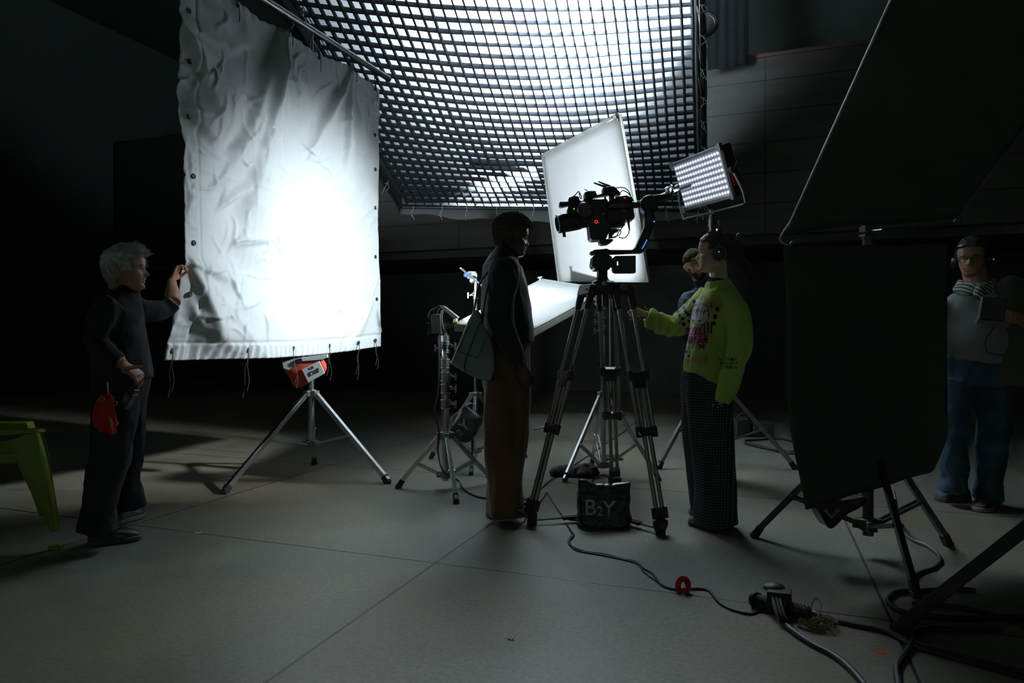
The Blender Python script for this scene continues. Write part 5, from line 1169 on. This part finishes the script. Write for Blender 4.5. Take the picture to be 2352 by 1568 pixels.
JK = mat('blue_black_jacket', (0.022,0.031,0.036), .8, spec=.2, sheen=.10, bump=.2, bscale=220); BT = mat('brown_wool', (0.125,0.066,0.042), .9, spec=.1, sheen=.3, bump=.2, bscale=260)
fo2 = lambda c, n: .024*noise.noise(V((c[0]*12, c[1]*12, c[2]*1.8))) + .008*noise.noise(V((c[0]*26, c[1]*26, c[2]*6)))
P2.finish({'jacket': JK, 'trousers': BT}, {'jacket': folds(.011,8,6,11), 'trousers': fo2})
H2.eyes(P2.t, (.02,.012,.008), (.012,.01,.008))
HB2 = mat('tight_black_curls', (0.10,0.078,0.062), .95, spec=.1)
mb = MB(); reg2 = lambda p: (p.z > .165 and not (p.y > .070 and p.z < .178)) or (p.y < .045 and p.z > .145) or (p.y < -.005 and p.z > .085) or (p.y < -.05 and p.z > .06)
H2.surf(mb, lambda p: (.022 if p.y < .05 else .014) if reg2(p) else -.014, nz_=50, nt_=60)
rnd = random.Random(2); q = 0
while q < 3600:
    z = .235*(1-rnd.random()**1.4*.8); th = rnd.uniform(-PI,PI); p = head_pt(min(z,.233), th)
    if not reg2(p): q += .3; continue
    nrm = (p-V((0,-.01,.12))).normalized(); mb.ball(H2.P(*(p+nrm*rnd.uniform(.018,.034 if p.z>.15 else .026))), rnd.uniform(.0035,.0065), 5); q += 1
build('hair', mb, HB2, P2.t, ang=180)
PS = mat('polished_black_leather', (0.012,0.012,0.013), .12, spec=.8)
shoe(P2.t, G(1122,1188), G(1228,1178), .095, .075, PS, SOLED, lab='polished black shoe'); shoe(P2.t, V((*at(1150,4.32),0)), V((*at(1232,4.32),0)), .090, .070, PS, SOLED, lab='polished black shoe')
LE = mat('slate_leather', (0.30,0.36,0.39), .40, spec=.5, bump=.15, bscale=90, var=.10, vscale=10); LED_ = mat('tote_piping', (0.012,0.014,0.015), .5)
t = thing('tote_bag', U(1085,865,3.86), 'slate grey leather tote with dark piping, hanging from the shoulder of the dark-jacketed person', 'bag')
tq = [(1087,713),(1104,722),(1110,750),(1128,782),(1136,830),(1126,874),(1082,863),(1039,837),(1037,829),(1058,778)]
hull = MB(); DB = 3.80
def tote_pt(x, y, off=0.0): return U(x, y, DB + .0016*(x-1085)*0.9) + V((0,off,0))
ol = smoothp([tote_pt(x,y) for x,y in tq], 2, True); n = len(ol); cen = sum(ol, V((0,0,0)))/n; vs = []
for (y, s_) in ((-.01,.93),(.0,1.0),(.06,1.02),(.12,1.0),(.13,.95)): vs += [cen+(p-cen)*s_+V((0,y,0)) for p in ol]
hull.add(vs, [(i*n+k, i*n+(k+1)%n, (i+1)*n+(k+1)%n, (i+1)*n+k) for i in range(4) for k in range(n)]+[tuple(reversed(range(n))), tuple(4*n+k for k in range(n))])
build('bag_body', hull, LE, t, ang=50)
mb = MB()
mb.path([tote_pt(x,y,-.014) for x,y in ((1108,738),(1100,746),(1092,768),(1082,795),(1072,820),(1067,842),(1072,858),(1080,864))], .0028, n=6)
mb.path([tote_pt(x,y,-.0125) for x,y in ((1078,748),(1066,776),(1053,806),(1053,807),(1075,814),(1098,822),(1098,821),(1108,800),(1118,775))], .0014, n=5, k=1)
build('piping', mb, LED_, t)
mb = MB(); mb.path([tote_pt(1088,716,.03), U(1093,690,3.82), U(1100,655,3.84), U(1120,625,3.85), U(1140,606,3.92), U(1152,602,4.0)], .006, n=6); mb.path([tote_pt(1107,738,.05), U(1112,700,3.80), U(1125,640,3.82), U(1145,607,3.90)], .006, n=6); build('strap', mb, mat('black_leather', (.02,.022,.024), .5), t)
# ===== person in the green sweater =================================================
D3 = 4.0; f3 = V((-.965,.20,0)).normalized(); r3 = V((f3.y,-f3.x,0))            # r3: her right side, away from the camera
P3 = Person(G(1635,1198), 'person in a lime green printed sweater, checked wide trousers and headset, holding out a fist', SK3)
W3 = lambda x, y, o=0.0: U(x, y, D3) + r3*o
H3 = Head(W3(1622,626)-f3*.040, f3+V((0,0,.02)), (.06,0,1), .985, nose=.92, chin=.002)
H3.body(P3.body, W3(1652,650), .045)
P3.lf('sweater', [W3(1648,646), W3(1650,656), W3(1651,674), W3(1646,710), W3(1642,760), W3(1636,810), W3(1628,850), W3(1622,876)], [(.070,.068),(.110,.080),(.165,.105),(.170,.135),(.170,.145),(.172,.148),(.172,.142),(.155,.125)], r3, n=40)
# far arm reaching forward
P3.lf('sweater', [W3(1636,678,.16), W3(1605,708,.20), W3(1575,738,.20), W3(1545,748,.19), W3(1515,740,.17), W3(1488,724,.16)], [.082,.080,.074,.066,.058,.046], (0,0,1), n=22)
P3.body.loft([W3(1492,728,.16), W3(1480,718,.16)], [.028,.024], n=12)
hand(P3.body, W3(1481,719,.16), V((-.92,0,.36)), V((-.2,-.25,-.9)), -1, (92,95,95,95), .92, th_dir=(-.7,-.5,-.3))
# near arm hanging, sleeve swallowing the hand
P3.lf('sweater', [W3(1664,686,-.12), W3(1680,714,-.19), W3(1687,750,-.225), W3(1688,790,-.235), W3(1679,832,-.23), W3(1663,880,-.22), W3(1650,915,-.205)], [(.070,.070),(.070,.072),(.062,.068),(.060,.070),(.056,.064),(.050,.056),(.040,.040)], f3, n=24, shrink=.55)
hand(P3.body, W3(1660,892,-.195), V((-.25,0,-1)), V((-1,0,.1)), 1, (30,35,35,40), .6)
P3.lf('trousers', [W3(1622,858), W3(1620,890), W3(1622,920)], [(.160,.135),(.170,.140),(.165,.14)], r3, n=32)
P3.lf('trousers', [W3(1624,900,-.07), W3(1630,980,-.085), W3(1636,1060,-.09), W3(1640,1120,-.09), W3(1638,1160,-.09), W3(1640,1192,-.09)], [(.105,.130),(.105,.125),(.105,.115),(.108,.115),(.112,.120),(.125,.125)], r3, n=30, shrink=.5)
P3.lf('trousers', [W3(1618,900,.07), W3(1614,980,.085), W3(1618,1060,.09), W3(1622,1120,.09), W3(1630,1180,.09)], [(.10,.120),(.10,.115),(.10,.10),(.10,.095),(.105,.10)], r3, n=30, shrink=.5)
# sweater print, as colours of the knit
INKC = (.012,.012,.014); LIME = (.38,.50,.095); PALE = (.60,.60,.58); PINK = (.62,.12,.17); TAN = (.30,.20,.06)
SEG7 = {'F': ((0,0,0,1),(0,1,1,1),(0,.55,.7,.55)), 'I': ((.5,0,.5,1),), 'S': ((1,1,0,1),(0,1,0,.5),(0,.5,1,.5),(1,.5,1,0),(1,0,0,0)), 'H': ((0,0,0,1),(1,0,1,1),(0,.5,1,.5)), 'E': ((0,0,0,1),(0,1,1,1),(0,.5,.8,.5),(0,0,1,0)),
        'R': ((0,0,0,1),(0,1,1,1),(1,1,1,.5),(0,.5,1,.5),(.4,.5,1,0)), 'P': ((0,0,0,1),(0,1,1,1),(1,1,1,.5),(0,.5,1,.5)), 'O': ((0,0,0,1),(0,1,1,1),(1,1,1,0),(0,0,1,0)), 'N': ((0,0,0,1),(0,1,1,0),(1,0,1,1)),
        'U': ((0,1,0,0),(0,0,1,0),(1,0,1,1)), 'G': ((1,1,0,1),(0,1,0,0),(0,0,1,0),(1,0,1,.5),(1,.5,.5,.5)), 'T': ((0,1,1,1),(.5,0,.5,1)), 'M': ((0,0,0,1),(0,1,.5,.4),(.5,.4,1,1),(1,1,1,0)), 'C': ((1,1,0,1),(0,1,0,0),(0,0,1,0)), 'A': ((0,0,.5,1),(.5,1,1,0),(.2,.4,.8,.4)), 'V': ((0,1,.5,0),(.5,0,1,1)), 'Y': ((0,1,.5,.5),(1,1,.5,.5),(.5,.5,.5,0))}
def seg_d(px, py, x0, y0, x1, y1):
    dx, dy = x1-x0, y1-y0; L = dx*dx+dy*dy; t = 0 if L == 0 else min(1, max(0, ((px-x0)*dx+(py-y0)*dy)/L)); return math.hypot(px-x0-dx*t, py-y0-dy*t)
def letters(x, y, s, x0, y0, w_, h, wt, gap=1.35):
    if not (y0-wt <= h+y0 and y0-h-wt <= y <= y0+wt): return False
    k = int((x-x0+wt)/(w_*gap)); 
    for kk in (k, k-1):
        if 0 <= kk < len(s) and s[kk] in SEG7:
            lx = x-(x0+kk*w_*gap); ly = (y0-y)
            for (a,b,c,d_) in SEG7[s[kk]]:
                if seg_d(lx, ly, a*w_, b*h, c*w_, d_*h) < wt: return True
    return False
def sweater_col(c, n):
    # print plane: picture-like inches on the front of the knit, read from where each point stands
    X = 1176+F*c.x/c.y; Y = HY-F*(c.z-EYE)/c.y; front = n.dot(V((-.35,-.9,0))) > -.15
    base = LIME
    k = .5+.5*noise.noise(c*3.0); base = tuple(a*(.85+.3*k) for a in base)
    if not front: return base
    if 1572 < X < 1660 and Y < 850:
        t = max(0, 1-abs((Y-700)/26)) ; t2 = max(0, 1-abs((Y-825)/22)); t = max(t*(1 if X < 1665 else 0), t2 if 1575 < X < 1625 else 0)
        base = tuple(a*(1-t*.8)+b*t*.8 for a,b in zip(base, TAN))
    for (dx,dy,r_) in ((1571,706,5),(1556,714,5),(1575,716,5),(1562,724,4.5),(1580,722,5),(1568,732,5),(1582,737,4),(1570,744,6),(1594,692,5),(1648,710,6),(1643,727,6),(1640,742,5),(1576,807,4),(1582,818,4),(1574,797,4),(1562,740,3),(1551,708,4)):
        if ((X-dx)/.8)**2+(Y-dy)**2 < r_*r_: return INKC
        if ((X-dx)/.8)**2+(Y-dy)**2 < (r_+2.5)**2 and dx < 1600: base = PALE
    e = ((X-1607)/22)**2+((Y-722)/25)**2
    if ((X-1633)/7)**2+((Y-702)/7)**2 < 1: return INKC if ((X-1634)/4)**2+((Y-702)/4)**2 < 1 or ((X-1633)/7)**2+((Y-702)/7)**2 > .62 else PALE
    if ((X-1604)/8)**2+((Y-692)/6)**2 < 1: return PALE
    if e < 1.0:
        if e > .86: return INKC
        if Y < 726 and Y > 709 and (int((X+Y*.35)/3.1) % 2 == 0) and Y < 722+5*math.sin(X*.7): return INKC
        for (ex,ey) in ((1592,735),(1607,735)):
            if ((X-ex)/5)**2+((Y-ey)/1.6)**2 < 1 or ((X-ex)/2)**2+((Y-ey-3)/2.2)**2 < 1: return INKC
        return PALE
    if 1610 < X < 1636 and 740 < Y < 765:
        if (int(X/4) % 2 == 0): return INKC
        return (.30,.31,.29)
    if 1574 < X < 1626 and 750 < Y < 790:
        if letters(X, Y, 'POSCUM', 1577, 767, 5.0, 13, 1.15, 1.5) or letters(X, Y, 'MONSTER', 1577, 786, 4.6, 13, 1.15, 1.5): return INKC
        return PINK if abs(nz((X*.05,Y*.05,0),1.0)) < .45 else (.40,.05,.09)
    if letters(X, Y, 'FISHE', 1590, 800, 4.6, 8, 1.2, 1.4): return INKC
    if X > 1645 and (letters(X, Y, 'ANOTHER', 1650, 827, 4.2, 5, .8, 1.5) or letters(X, Y, 'SEAGUN', 1656, 836, 4.2, 5, .8, 1.5) or letters(X, Y, 'PERHA', 1662, 845, 4.2, 5, .8, 1.5)): return (.10,.11,.02)
    return base
SWM = mat('lime_knit', (.4,.5,.03), .92, spec=.1, sheen=.3, bump=.25, bscale=260, vc='Col')
fold3 = folds(.017,8,4.5,21,.8)
def sw_disp(c, n):
    X = 1176+F*c.x/c.y; Y = HY-F*(c.z-EYE)/c.y; h = fold3(c, n)
    if X < 1560: h += .006*math.sin((X-1480)*.21+Y*.05+5*nz((X*.02,Y*.02,0),1.0))
    return h
m, nt, b = node_mat('small_check_wool'); tc = N(nt,'ShaderNodeTexCoord'); sx = N(nt,'ShaderNodeSeparateXYZ'); nt.links.new(tc.outputs['Object'], sx.inputs[0])
def stripe(o, per, th): 
    v = mth(nt,'MULTIPLY', o, 1/per); v = mth(nt,'ADD', v, 100.0); v = mth(nt,'FRACT', v); return mth(nt,'LESS_THAN', v, th)
s1 = stripe(sx.outputs[2], .0155, .42); s2 = stripe(mth(nt,'ADD', sx.outputs[0], mth(nt,'MULTIPLY', sx.outputs[1], -.8)), .0155, .42)
mm = mth(nt,'MULTIPLY', s1, s2); mxx = N(nt,'ShaderNodeMix', data_type='RGBA'); nt.links.new(mm, mxx.inputs[0]); mxx.inputs[6].default_value = (.024,.025,.030,1); mxx.inputs[7].default_value = (.16,.165,.175,1)
nt.links.new(mxx.outputs[2], b.inputs['Base Color']); b.inputs['Roughness'].default_value = .9; b.inputs['Specular IOR Level'].default_value = .15
CHECK = m
P3.finish({'sweater': SWM, 'trousers': CHECK}, {'sweater': sw_disp, 'trousers': lambda c,n: .014*noise.noise(V((c[0]*12+5,c[1]*12,c[2]*1.5)))}, vox=.006, colors={'sweater': sweater_col})
H3.eyes(P3.t, (.05,.05,.05), (.03,.02,.015))
mb = MB(); mb.loft([W3(1649,650), W3(1650,641)], [(.066,.062),(.060,.057)], side=r3, n=24); build('collar', mb, mat('black_collar', (.014,.014,.015), .9), P3.t)
mb = MB(); rnd = random.Random(9)
for (x,y,o) in ((1455,712,.16),(1462,722,.16),(1470,731,.16),(1478,735,.15),(1484,730,.14),(1487,716,.13),(1484,706,.13),(1480,700,.15),(1632,920,-.20),(1641,928,-.20),(1650,925,-.2),(1573,876,-.05),(1600,886,-.12),(1618,888,-.13),(1636,650,-.02),(1640,656,-.05),(1626,648,-.0)):
    p = W3(x,y,o); q = p+V((rnd.uniform(-.015,.005), -.01, rnd.uniform(-.02,.004))); mb.loft([p, p.lerp(q,.5)+V((.003,0,.002)), q], [.005,.004,.0015], n=6)
build('frayed_threads', mb, mat('lime_thread', (.40,.48,.05), .9), P3.t)
HBR = mat('dark_brown_hair', (0.095,0.065,0.045), .6, spec=.3)
mb = MB(); reg3 = lambda p: (p.z > .172 and p.y < .075) or (p.y < .035 and p.z > .125) or (p.y < .005 and p.z > .075)
H3.surf(mb, lambda p: .009 if reg3(p) else -.013)
strands(mb, H3, 3200, reg3, .050, .0012, lambda p,n,r: (V((r.uniform(-.1,.1), -.9, -.12+.2*(p.z<.16)))+n*(.12 if p.y > 0 else .02)).normalized(), 8, .0135, .10)
strands(mb, H3, 60, lambda p: p.z > .18, .030, .0007, lambda p,n,r: (V((r.uniform(-.5,.5), -.6, .2))+n*.4).normalized(), 12, .014)
for q in range(260):                                            # loose curly bunch behind
    a = H3.P(rnd.uniform(-.03,.03), -.108, .085+rnd.uniform(-.02,.03)); P = [a]
    for k in range(6): P.append(P[-1]+V((.014+rnd.uniform(-.006,.010), rnd.uniform(-.012,.012), -.005+rnd.uniform(-.014,.009)-.004*k)))
    mb.loft(P, [.0022*(1-.12*k) for k in range(7)], n=4)
build('hair', mb, HBR, P3.t, ang=180)
shoe(P3.t, G(1660,1212), G(1582,1204), .085, .070, mat('dark_trainer_b', (.03,.032,.036), .45), SOLED, lab='dark laced trainer'); shoe(P3.t, V((*at(1668,4.18),0)), V((*at(1584,4.20),0)), .082, .068, mat('dark_trainer_b', (.03,.03,.03)), SOLED, lab='dark laced trainer')
t = thing('headset', H3.P(-.09,0,.11), 'black wireless headset with a boom microphone worn with the green sweater', 'headset')
mb = MB(); P = []
for k in range(15):
    a = PI*k/14; P.append(H3.P(-math.cos(a)*.092, -.022, .115+math.sin(a)*.142))
mb.loft(P, [(.004,.013)]*15, side=H3.R @ V((0,0,1)) if False else [(p-H3.P(0,-.022,.115)) for p in P], n=10); build('headband', mb, mat('satin_black', (.03,.032,.035), .22, spec=.7), t)
for q in (-1,1):
    mb = MB(); c = H3.P(q*.088,-.022,.100); mb.rev(c, (H3.R @ V((q,0,0))), [(-.018,.034),(-.012,.042),(.004,.043),(.018,.036),(.022,.02)], n=28); o = build('ear_cup', mb, BLACKP, t, bevel=.001)
    if q == -1:
        mb = MB(); mb.ball(H3.P(-.112,-.020,.108), .0032, 8); build('blue_light', mb, mat('blue_indicator', (.1,.2,1)), o)
        mb = MB(); mb.ring(H3.P(-.100,-.022,.100), (H3.R @ V((1,0,0))), .040, .0015, n=28); build('trim_ring', mb, ALU, o)
mb = MB(); mb.path([H3.P(-.105,-.050,.112), H3.P(-.108,-.080,.125), H3.P(-.11,-.105,.155), H3.P(-.11,-.113,.175)], .0022, n=6); mb.loft([H3.P(-.11,-.113,.172), H3.P(-.11,-.117,.190), H3.P(-.11,-.125,.205), H3.P(-.11,-.135,.212)], [.005,.009,.010,.005], n=10); build('microphone_boom', mb, BLACKP, t)

# ===== person in the khaki cap =====================================================
D4 = 5.25; f4 = V((-.20,-1,0)).normalized(); r4 = V((f4.y,-f4.x,0))
P4 = Person(V((*at(1622,D4+.1),0)), 'person in a backwards khaki cap and dark teal jacket peering out behind the green sweater', SK4, .006)
W4 = lambda x, y, o=0.0: U(x, y, D4) + r4*o
H4 = Head(W4(1607,640), V((-.10,-1,-.10)), (-.30,0,1), .98)
H4.body(P4.body, W4(1622,668), .058)
P4.lf('jacket', [W4(1624,660), W4(1624,672), W4(1622,692), W4(1624,750), W4(1628,820), W4(1630,880)], [(.08,.075),(.15,.09),(.21,.11),(.20,.13),(.18,.13),(.17,.12)], r4, n=30)
P4.lf('jacket', [W4(1614,640), W4(1622,664)], [(.070,.070),(.085,.08)], r4, body=False)
for s_, x0 in ((1,1578),(-1,1672)):
    P4.lf('jacket', [W4(1624+(x0-1624)*.8,692), W4(x0,720), W4(x0+s_*2,765), W4(x0+s_*14,790), W4(1612+s_*-4,740)+V((0,-.16,0)), W4(1615+s_*-6,690)+V((0,-.20,0))], [.075,.068,.062,.056,.048,.038], (0,1,0), n=18)
    hand(P4.body, W4(1615+s_*-6,688)+V((0,-.20,0)), V((0,-.1,1)), V((s_*.6,-.5,0)), s_, (60,60,60,60), .95)
    P4.lf('trousers', [W4(1630-s_*14,870), W4(1632-s_*16,960), W4(1633-s_*18,1040), W4(1634-s_*18,1085)], [(.09,.10),(.08,.09),(.065,.075),(.065,.075)], r4, n=20)
P4.finish({'jacket': mat('teal_black_jacket', (.010,.024,.030), .85, spec=.2), 'trousers': DJ}, {'jacket': folds(.012,9,7,31), 'trousers': folds(.01,8,5,32)}, vox=.009)
H4.eyes(P4.t, (.04,.03,.02), (.02,.014,.01))
mb = MB(); H4.surf(mb, lambda p: .004 if (p.z < .060 and p.y > -.01 and not (abs(p.x) < .02 and .042 < p.z < .062)) or (p.z < .10 and .0 < p.y < .05 and abs(p.x) > .05) else -.012, nz_=120, nt_=120); build('beard', mb, mat('black_beard', (.015,.012,.010), .9), P4.t, ang=180)
KH = mat('khaki_cap_cloth', (.030,.031,.015), 1.0, spec=0, bump=.2, bscale=120)
cap = MB(); H4.surf(cap, lambda p: (.014 if p.z > .150+.1*max(0,-p.y)*0 else -.02) if not (abs(p.x) < .042 and p.y > 0 and p.z < .178) else -.02, nz_=90, nt_=80)
t = thing('cap', H4.P(0,0,.16), 'khaki baseball cap worn backwards, half hidden by the green sweater wearer', 'cap')
build('crown', cap, KH, t, ang=60)
mb = MB(); mb.path([H4.P(-.046,.068,.152), H4.P(-.022,.092,.154), H4.P(0,.098,.155), H4.P(.022,.092,.154), H4.P(.046,.068,.152)], .0060, n=6); build('strap', mb, mat('dark_khaki', (.06,.06,.04), .8), t)
mb = MB(); mb.loft([H4.P(0,-.09,.155), H4.P(0,-.13,.150), H4.P(0,-.17,.140)], [(.075,.006),(.07,.005),(.04,.003)], side=H4.R @ V((1,0,0)), n=14); build('brim', mb, KH, t)
for s_ in (-1,1): shoe(P4.t, V((*at(1634-s_*18,D4+.12),0)), V((*at(1632-s_*22,D4-.16),0)), .085, .075, TRN, SOLED)

# ===== person with glasses at the right =============================================
D5 = 4.42; f5 = V((-.62,-.80,0)).normalized(); r5 = V((f5.y,-f5.x,0))            # r5 points to the picture's left side
P5 = Person(G(2235,1172), 'person in glasses, striped scarf, grey T-shirt and blue jeans standing in the dark', SK5)
W5 = lambda x, y, o=0.0: U(x, y, D5) + r5*o
H5 = Head(W5(2233,636)-f5*.03, V((-.66,-.76,-.06)), (-.05,0,1), 1.05)
H5.body(P5.body, W5(2246,665), .066)
P5.lf('t_shirt', [W5(2247,655), W5(2250,668), W5(2252,690), W5(2250,735), W5(2245,785), W5(2245,832)], [(.09,.08),(.17,.11),(.215,.135),(.215,.165),(.215,.19),(.195,.165)], r5, n=36)
P5.lf('vest', [W5(2255,662,-.03), W5(2262,690,-.06), W5(2266,740,-.07), W5(2270,800,-.07), W5(2275,880,-.07)], [(.13,.10),(.215,.145),(.215,.165),(.20,.175),(.205,.17)], r5, n=34, body=False)
# arms: near-right of picture arm bent across the belly to the device
P5.lf('vest', [W5(2290,690,-.10), W5(2318,712,-.15), W5(2330,745,-.16)], [.085,.085,.072], (0,1,0), n=20)
P5.lf(None, [W5(2326,735,-.16), W5(2338,770,-.13)+V((0,-.10,0)), W5(2300,745,0)+V((0,-.22,0)), W5(2282,733,.0)+V((0,-.26,0))], [.060,.050,.036,.028], (0,1,0), shrink=1.0)
hand(P5.body, W5(2284,734,0)+V((0,-.26,0)), V((-1,-.1,.12)), V((-.25,1,0)), 1, (25,30,32,34), 1.05, th_dir=(-.5,0,.85), spread=.05)
P5.lf('vest', [W5(2212,690,.12), W5(2184,720,.19), W5(2170,755,.21)], [.08,.078,.066], (0,1,0), n=20)
P5.lf(None, [W5(2165,750,.21), W5(2140,795,.20)+V((0,-.08,0)), W5(2124,765,.20)+V((0,-.2,0)), W5(2122,745,.20)+V((0,-.25,0))], [.055,.048,.034,.028], (0,1,0), shrink=1.0)
hand(P5.body, W5(2122,745,.20)+V((0,-.25,0)), V((.75,-.1,.6)), V((.3,-.9,0)), 1, (20,25,25,30), 1.0)
P5.lf('jeans', [W5(2242,818), W5(2240,855), W5(2238,885)], [(.185,.155),(.19,.155),(.18,.145)], r5, n=32)
P5.lf('jeans', [W5(2210,875,.02), W5(2200,950,.02), W5(2198,1030,.02), W5(2200,1095,.02), W5(2200,1128,.02)], [(.105,.12),(.095,.105),(.08,.09),(.072,.085),(.08,.09)], r5, n=26, shrink=.7)
P5.lf('jeans', [W5(2266,875,-.02), W5(2274,950,-.02), W5(2268,1030,-.02), W5(2264,1100,-.02), W5(2262,1146,-.02)], [(.11,.12),(.10,.11),(.085,.095),(.078,.09),(.085,.095)], r5, n=26, shrink=.7)
TEE = mat('heather_grey_shirt', (.20,.21,.22), .9, bump=.15, bscale=200); VST = mat('khaki_vest_cloth', (.065,.070,.035), .9, sheen=.2, bump=.2, bscale=150); JNS = mat('worn_blue_denim', (.045,.085,.130), .85, spec=.2, bump=.25, bscale=200, var=.45, vscale=7)
P5.finish({'t_shirt': TEE, 'vest': VST, 'jeans': JNS}, {'t_shirt': folds(.010,9,6,41), 'vest': folds(.010,8,5,44), 'jeans': folds(.018,8,8,47,.9)}, vox=.008)
H5.eyes(P5.t, (.03,.02,.015), (.02,.015,.012))
mb = MB(); reg5 = lambda p: (p.z > .180 and p.y < .075) or (p.y < .03 and p.z > .12) or (p.y < -.01 and p.z > .07)
H5.surf(mb, lambda p: .014 if reg5(p) else -.012); strands(mb, H5, 1500, reg5, .022, .0012, lambda p,n,r: (V((r.uniform(-.5,.5), .7, -.2))+n*.15).normalized(), 22, .012); build('hair', mb, mat('near_black_hair', (.018,.016,.015), .5), P5.t, ang=180)
t = thing('glasses', H5.P(0,.09,.115), 'dark-rimmed glasses worn above the striped scarf', 'glasses')
for q in (-1,1):
    mb = MB(); mb.loft([H5.P(q*.034+.023*math.cos(a), .097-.010*abs(math.cos(a))*0 - (.010 if q*math.cos(a) > .5 else 0), .112+.017*math.sin(a)) for a in [k*2*PI/20 for k in range(20)]], .0018, n=6, closed=True); build('rim', mb, BLACKP, t)
    mb = MB(); mb.path([H5.P(q*.057,.087,.116), H5.P(q*.074,.06,.116), H5.P(q*.082,-.01,.116)], .0018, n=6); build('temple_arm', mb, BLACKP, t)
mb = MB(); mb.path([H5.P(-.011,.097,.115), H5.P(0,.106,.118), H5.P(.011,.097,.115)], .0016, n=6); build('bridge', mb, BLACKP, t)
t = thing('headphones', H5.P(-.09,0,.12), 'black headphones with a blue light worn by the person in the grey T-shirt', 'headphones')
mb = MB(); P = [H5.P(-math.cos(PI*k/14)*.094, -.022, .115+math.sin(PI*k/14)*.140) for k in range(15)]; mb.loft(P, [(.004,.012)]*15, side=[(p-H5.P(0,-.022,.115)) for p in P], n=8); build('headband', mb, BLACKP, t)
for q in (-1,1):
    mb = MB(); mb.rev(H5.P(q*.088,-.022,.100), (H5.R @ V((q,0,0))), [(-.018,.034),(-.012,.040),(.004,.041),(.018,.034),(.022,.02)], n=24); o = build('ear_cup', mb, BLACKP, t)
    if q == -1: mb = MB(); mb.ball(H5.P(-.112,-.0,.100), .0032, 8); build('blue_light', mb, mat('blue_indicator', (.1,.2,1)), o)
m, nt, b = node_mat('striped_scarf_cloth'); tc = N(nt,'ShaderNodeTexCoord'); wv = N(nt,'ShaderNodeTexWave'); wv.inputs['Scale'].default_value = 13; wv.inputs['Distortion'].default_value = 2.5; mp = N(nt,'ShaderNodeMapping'); mp.inputs['Rotation'].default_value = (0,.9,0)
nt.links.new(tc.outputs['Object'], mp.inputs[0]); nt.links.new(mp.outputs[0], wv.inputs['Vector']); cr = N(nt,'ShaderNodeValToRGB'); cr.color_ramp.elements[0].color = (.05,.06,.04,1); cr.color_ramp.elements[0].position = .45; cr.color_ramp.elements[1].color = (.42,.44,.42,1); cr.color_ramp.elements[1].position = .62
nt.links.new(wv.outputs[1], cr.inputs[0]); nt.links.new(cr.outputs[0], b.inputs['Base Color']); b.inputs['Roughness'].default_value = .95
t = thing('scarf', W5(2225,680), 'striped grey scarf knotted at the throat above the grey T-shirt', 'scarf'); mb = MB()
for k in range(3):
    c = W5(2243,646+k*8); mb.loft([c+r5*math.cos(a)*(.090+.012*k)+f5*(.095+.012*k)*math.sin(a)+V((0,0,-.035*max(0,math.sin(a)))) for a in [i*2*PI/18 for i in range(18)]], [(.020,.016)]*18, n=10, closed=True)
mb.loft([W5(2222,660)-V((0,.12,0)), W5(2212,680)-V((0,.15,0)), W5(2226,698)-V((0,.14,0)), W5(2240,705)-V((0,.12,0))], [(.03,.018),(.035,.02),(.03,.018),(.02,.01)], n=12)
remesh(mb, .006, 'cloth', m, t, 2, lambda c,n: .006*nz(c,24))
t = thing('handheld_monitor', W5(2205,745)-V((0,.30,0)), 'small black monitor held before the chest in both hands', 'monitor')
mb = MB(); c = W5(2204,714)-V((0,.30,0)); Rm = Matrix.Rotation(-.35,3,'Z') @ Matrix.Rotation(.12,3,'Y'); mb.box(c, (.13,.045,.14), Rm); build('case', mb, BLACKP, t, bevel=.008)
mb = MB(); mb.box(c+V((-.005,-.01,-.085)), (.17,.03,.03), Rm); build('bracket', mb, mat('grey_pattern', (.12,.12,.12), .7, var=.4, vscale=60), t, bevel=.004)
mb = MB(); mb.path([c+V((.0,-.02,-.10)), W5(2205,780)-V((0,.24,0)), W5(2214,806)-V((0,.22,0)), W5(2240,812)-V((0,.22,0)), W5(2275,812)-V((0,.16,0)), W5(2305,800)-V((0,.10,0))], .004, n=6); build('lead', mb, CABLE, t)
t = thing('belt_pack', W5(2306,800)-V((0,.16,0)), 'black belt pack with a red light on the khaki vest', 'radio')
mb = MB(); c = W5(2306,790)-V((0,.18,0)); mb.box(c, (.05,.03,.09)); build('case', mb, BLACKP, t, bevel=.005); mb = MB(); mb.ball(c+V((-.01,-.018,.02)), (.006,.004,.012), 8); build('red_light', mb, mat('red_indicator', (.8,.05,.03), .4, emit=(1,.05,.03), estr=.45), t)
TR5 = mat('black_trainer', (.022,.023,.028), .6)
shoe(P5.t, G(2222,1150), G(2152,1150), .10, .080, TR5, SOLED, lab='black trainer turned sideways'); shoe(P5.t, V((*at(2272,4.50),0)), V((*at(2252,4.24),0)), .10, .082, TR5, SOLE1, lab='black trainer pointing at the camera')
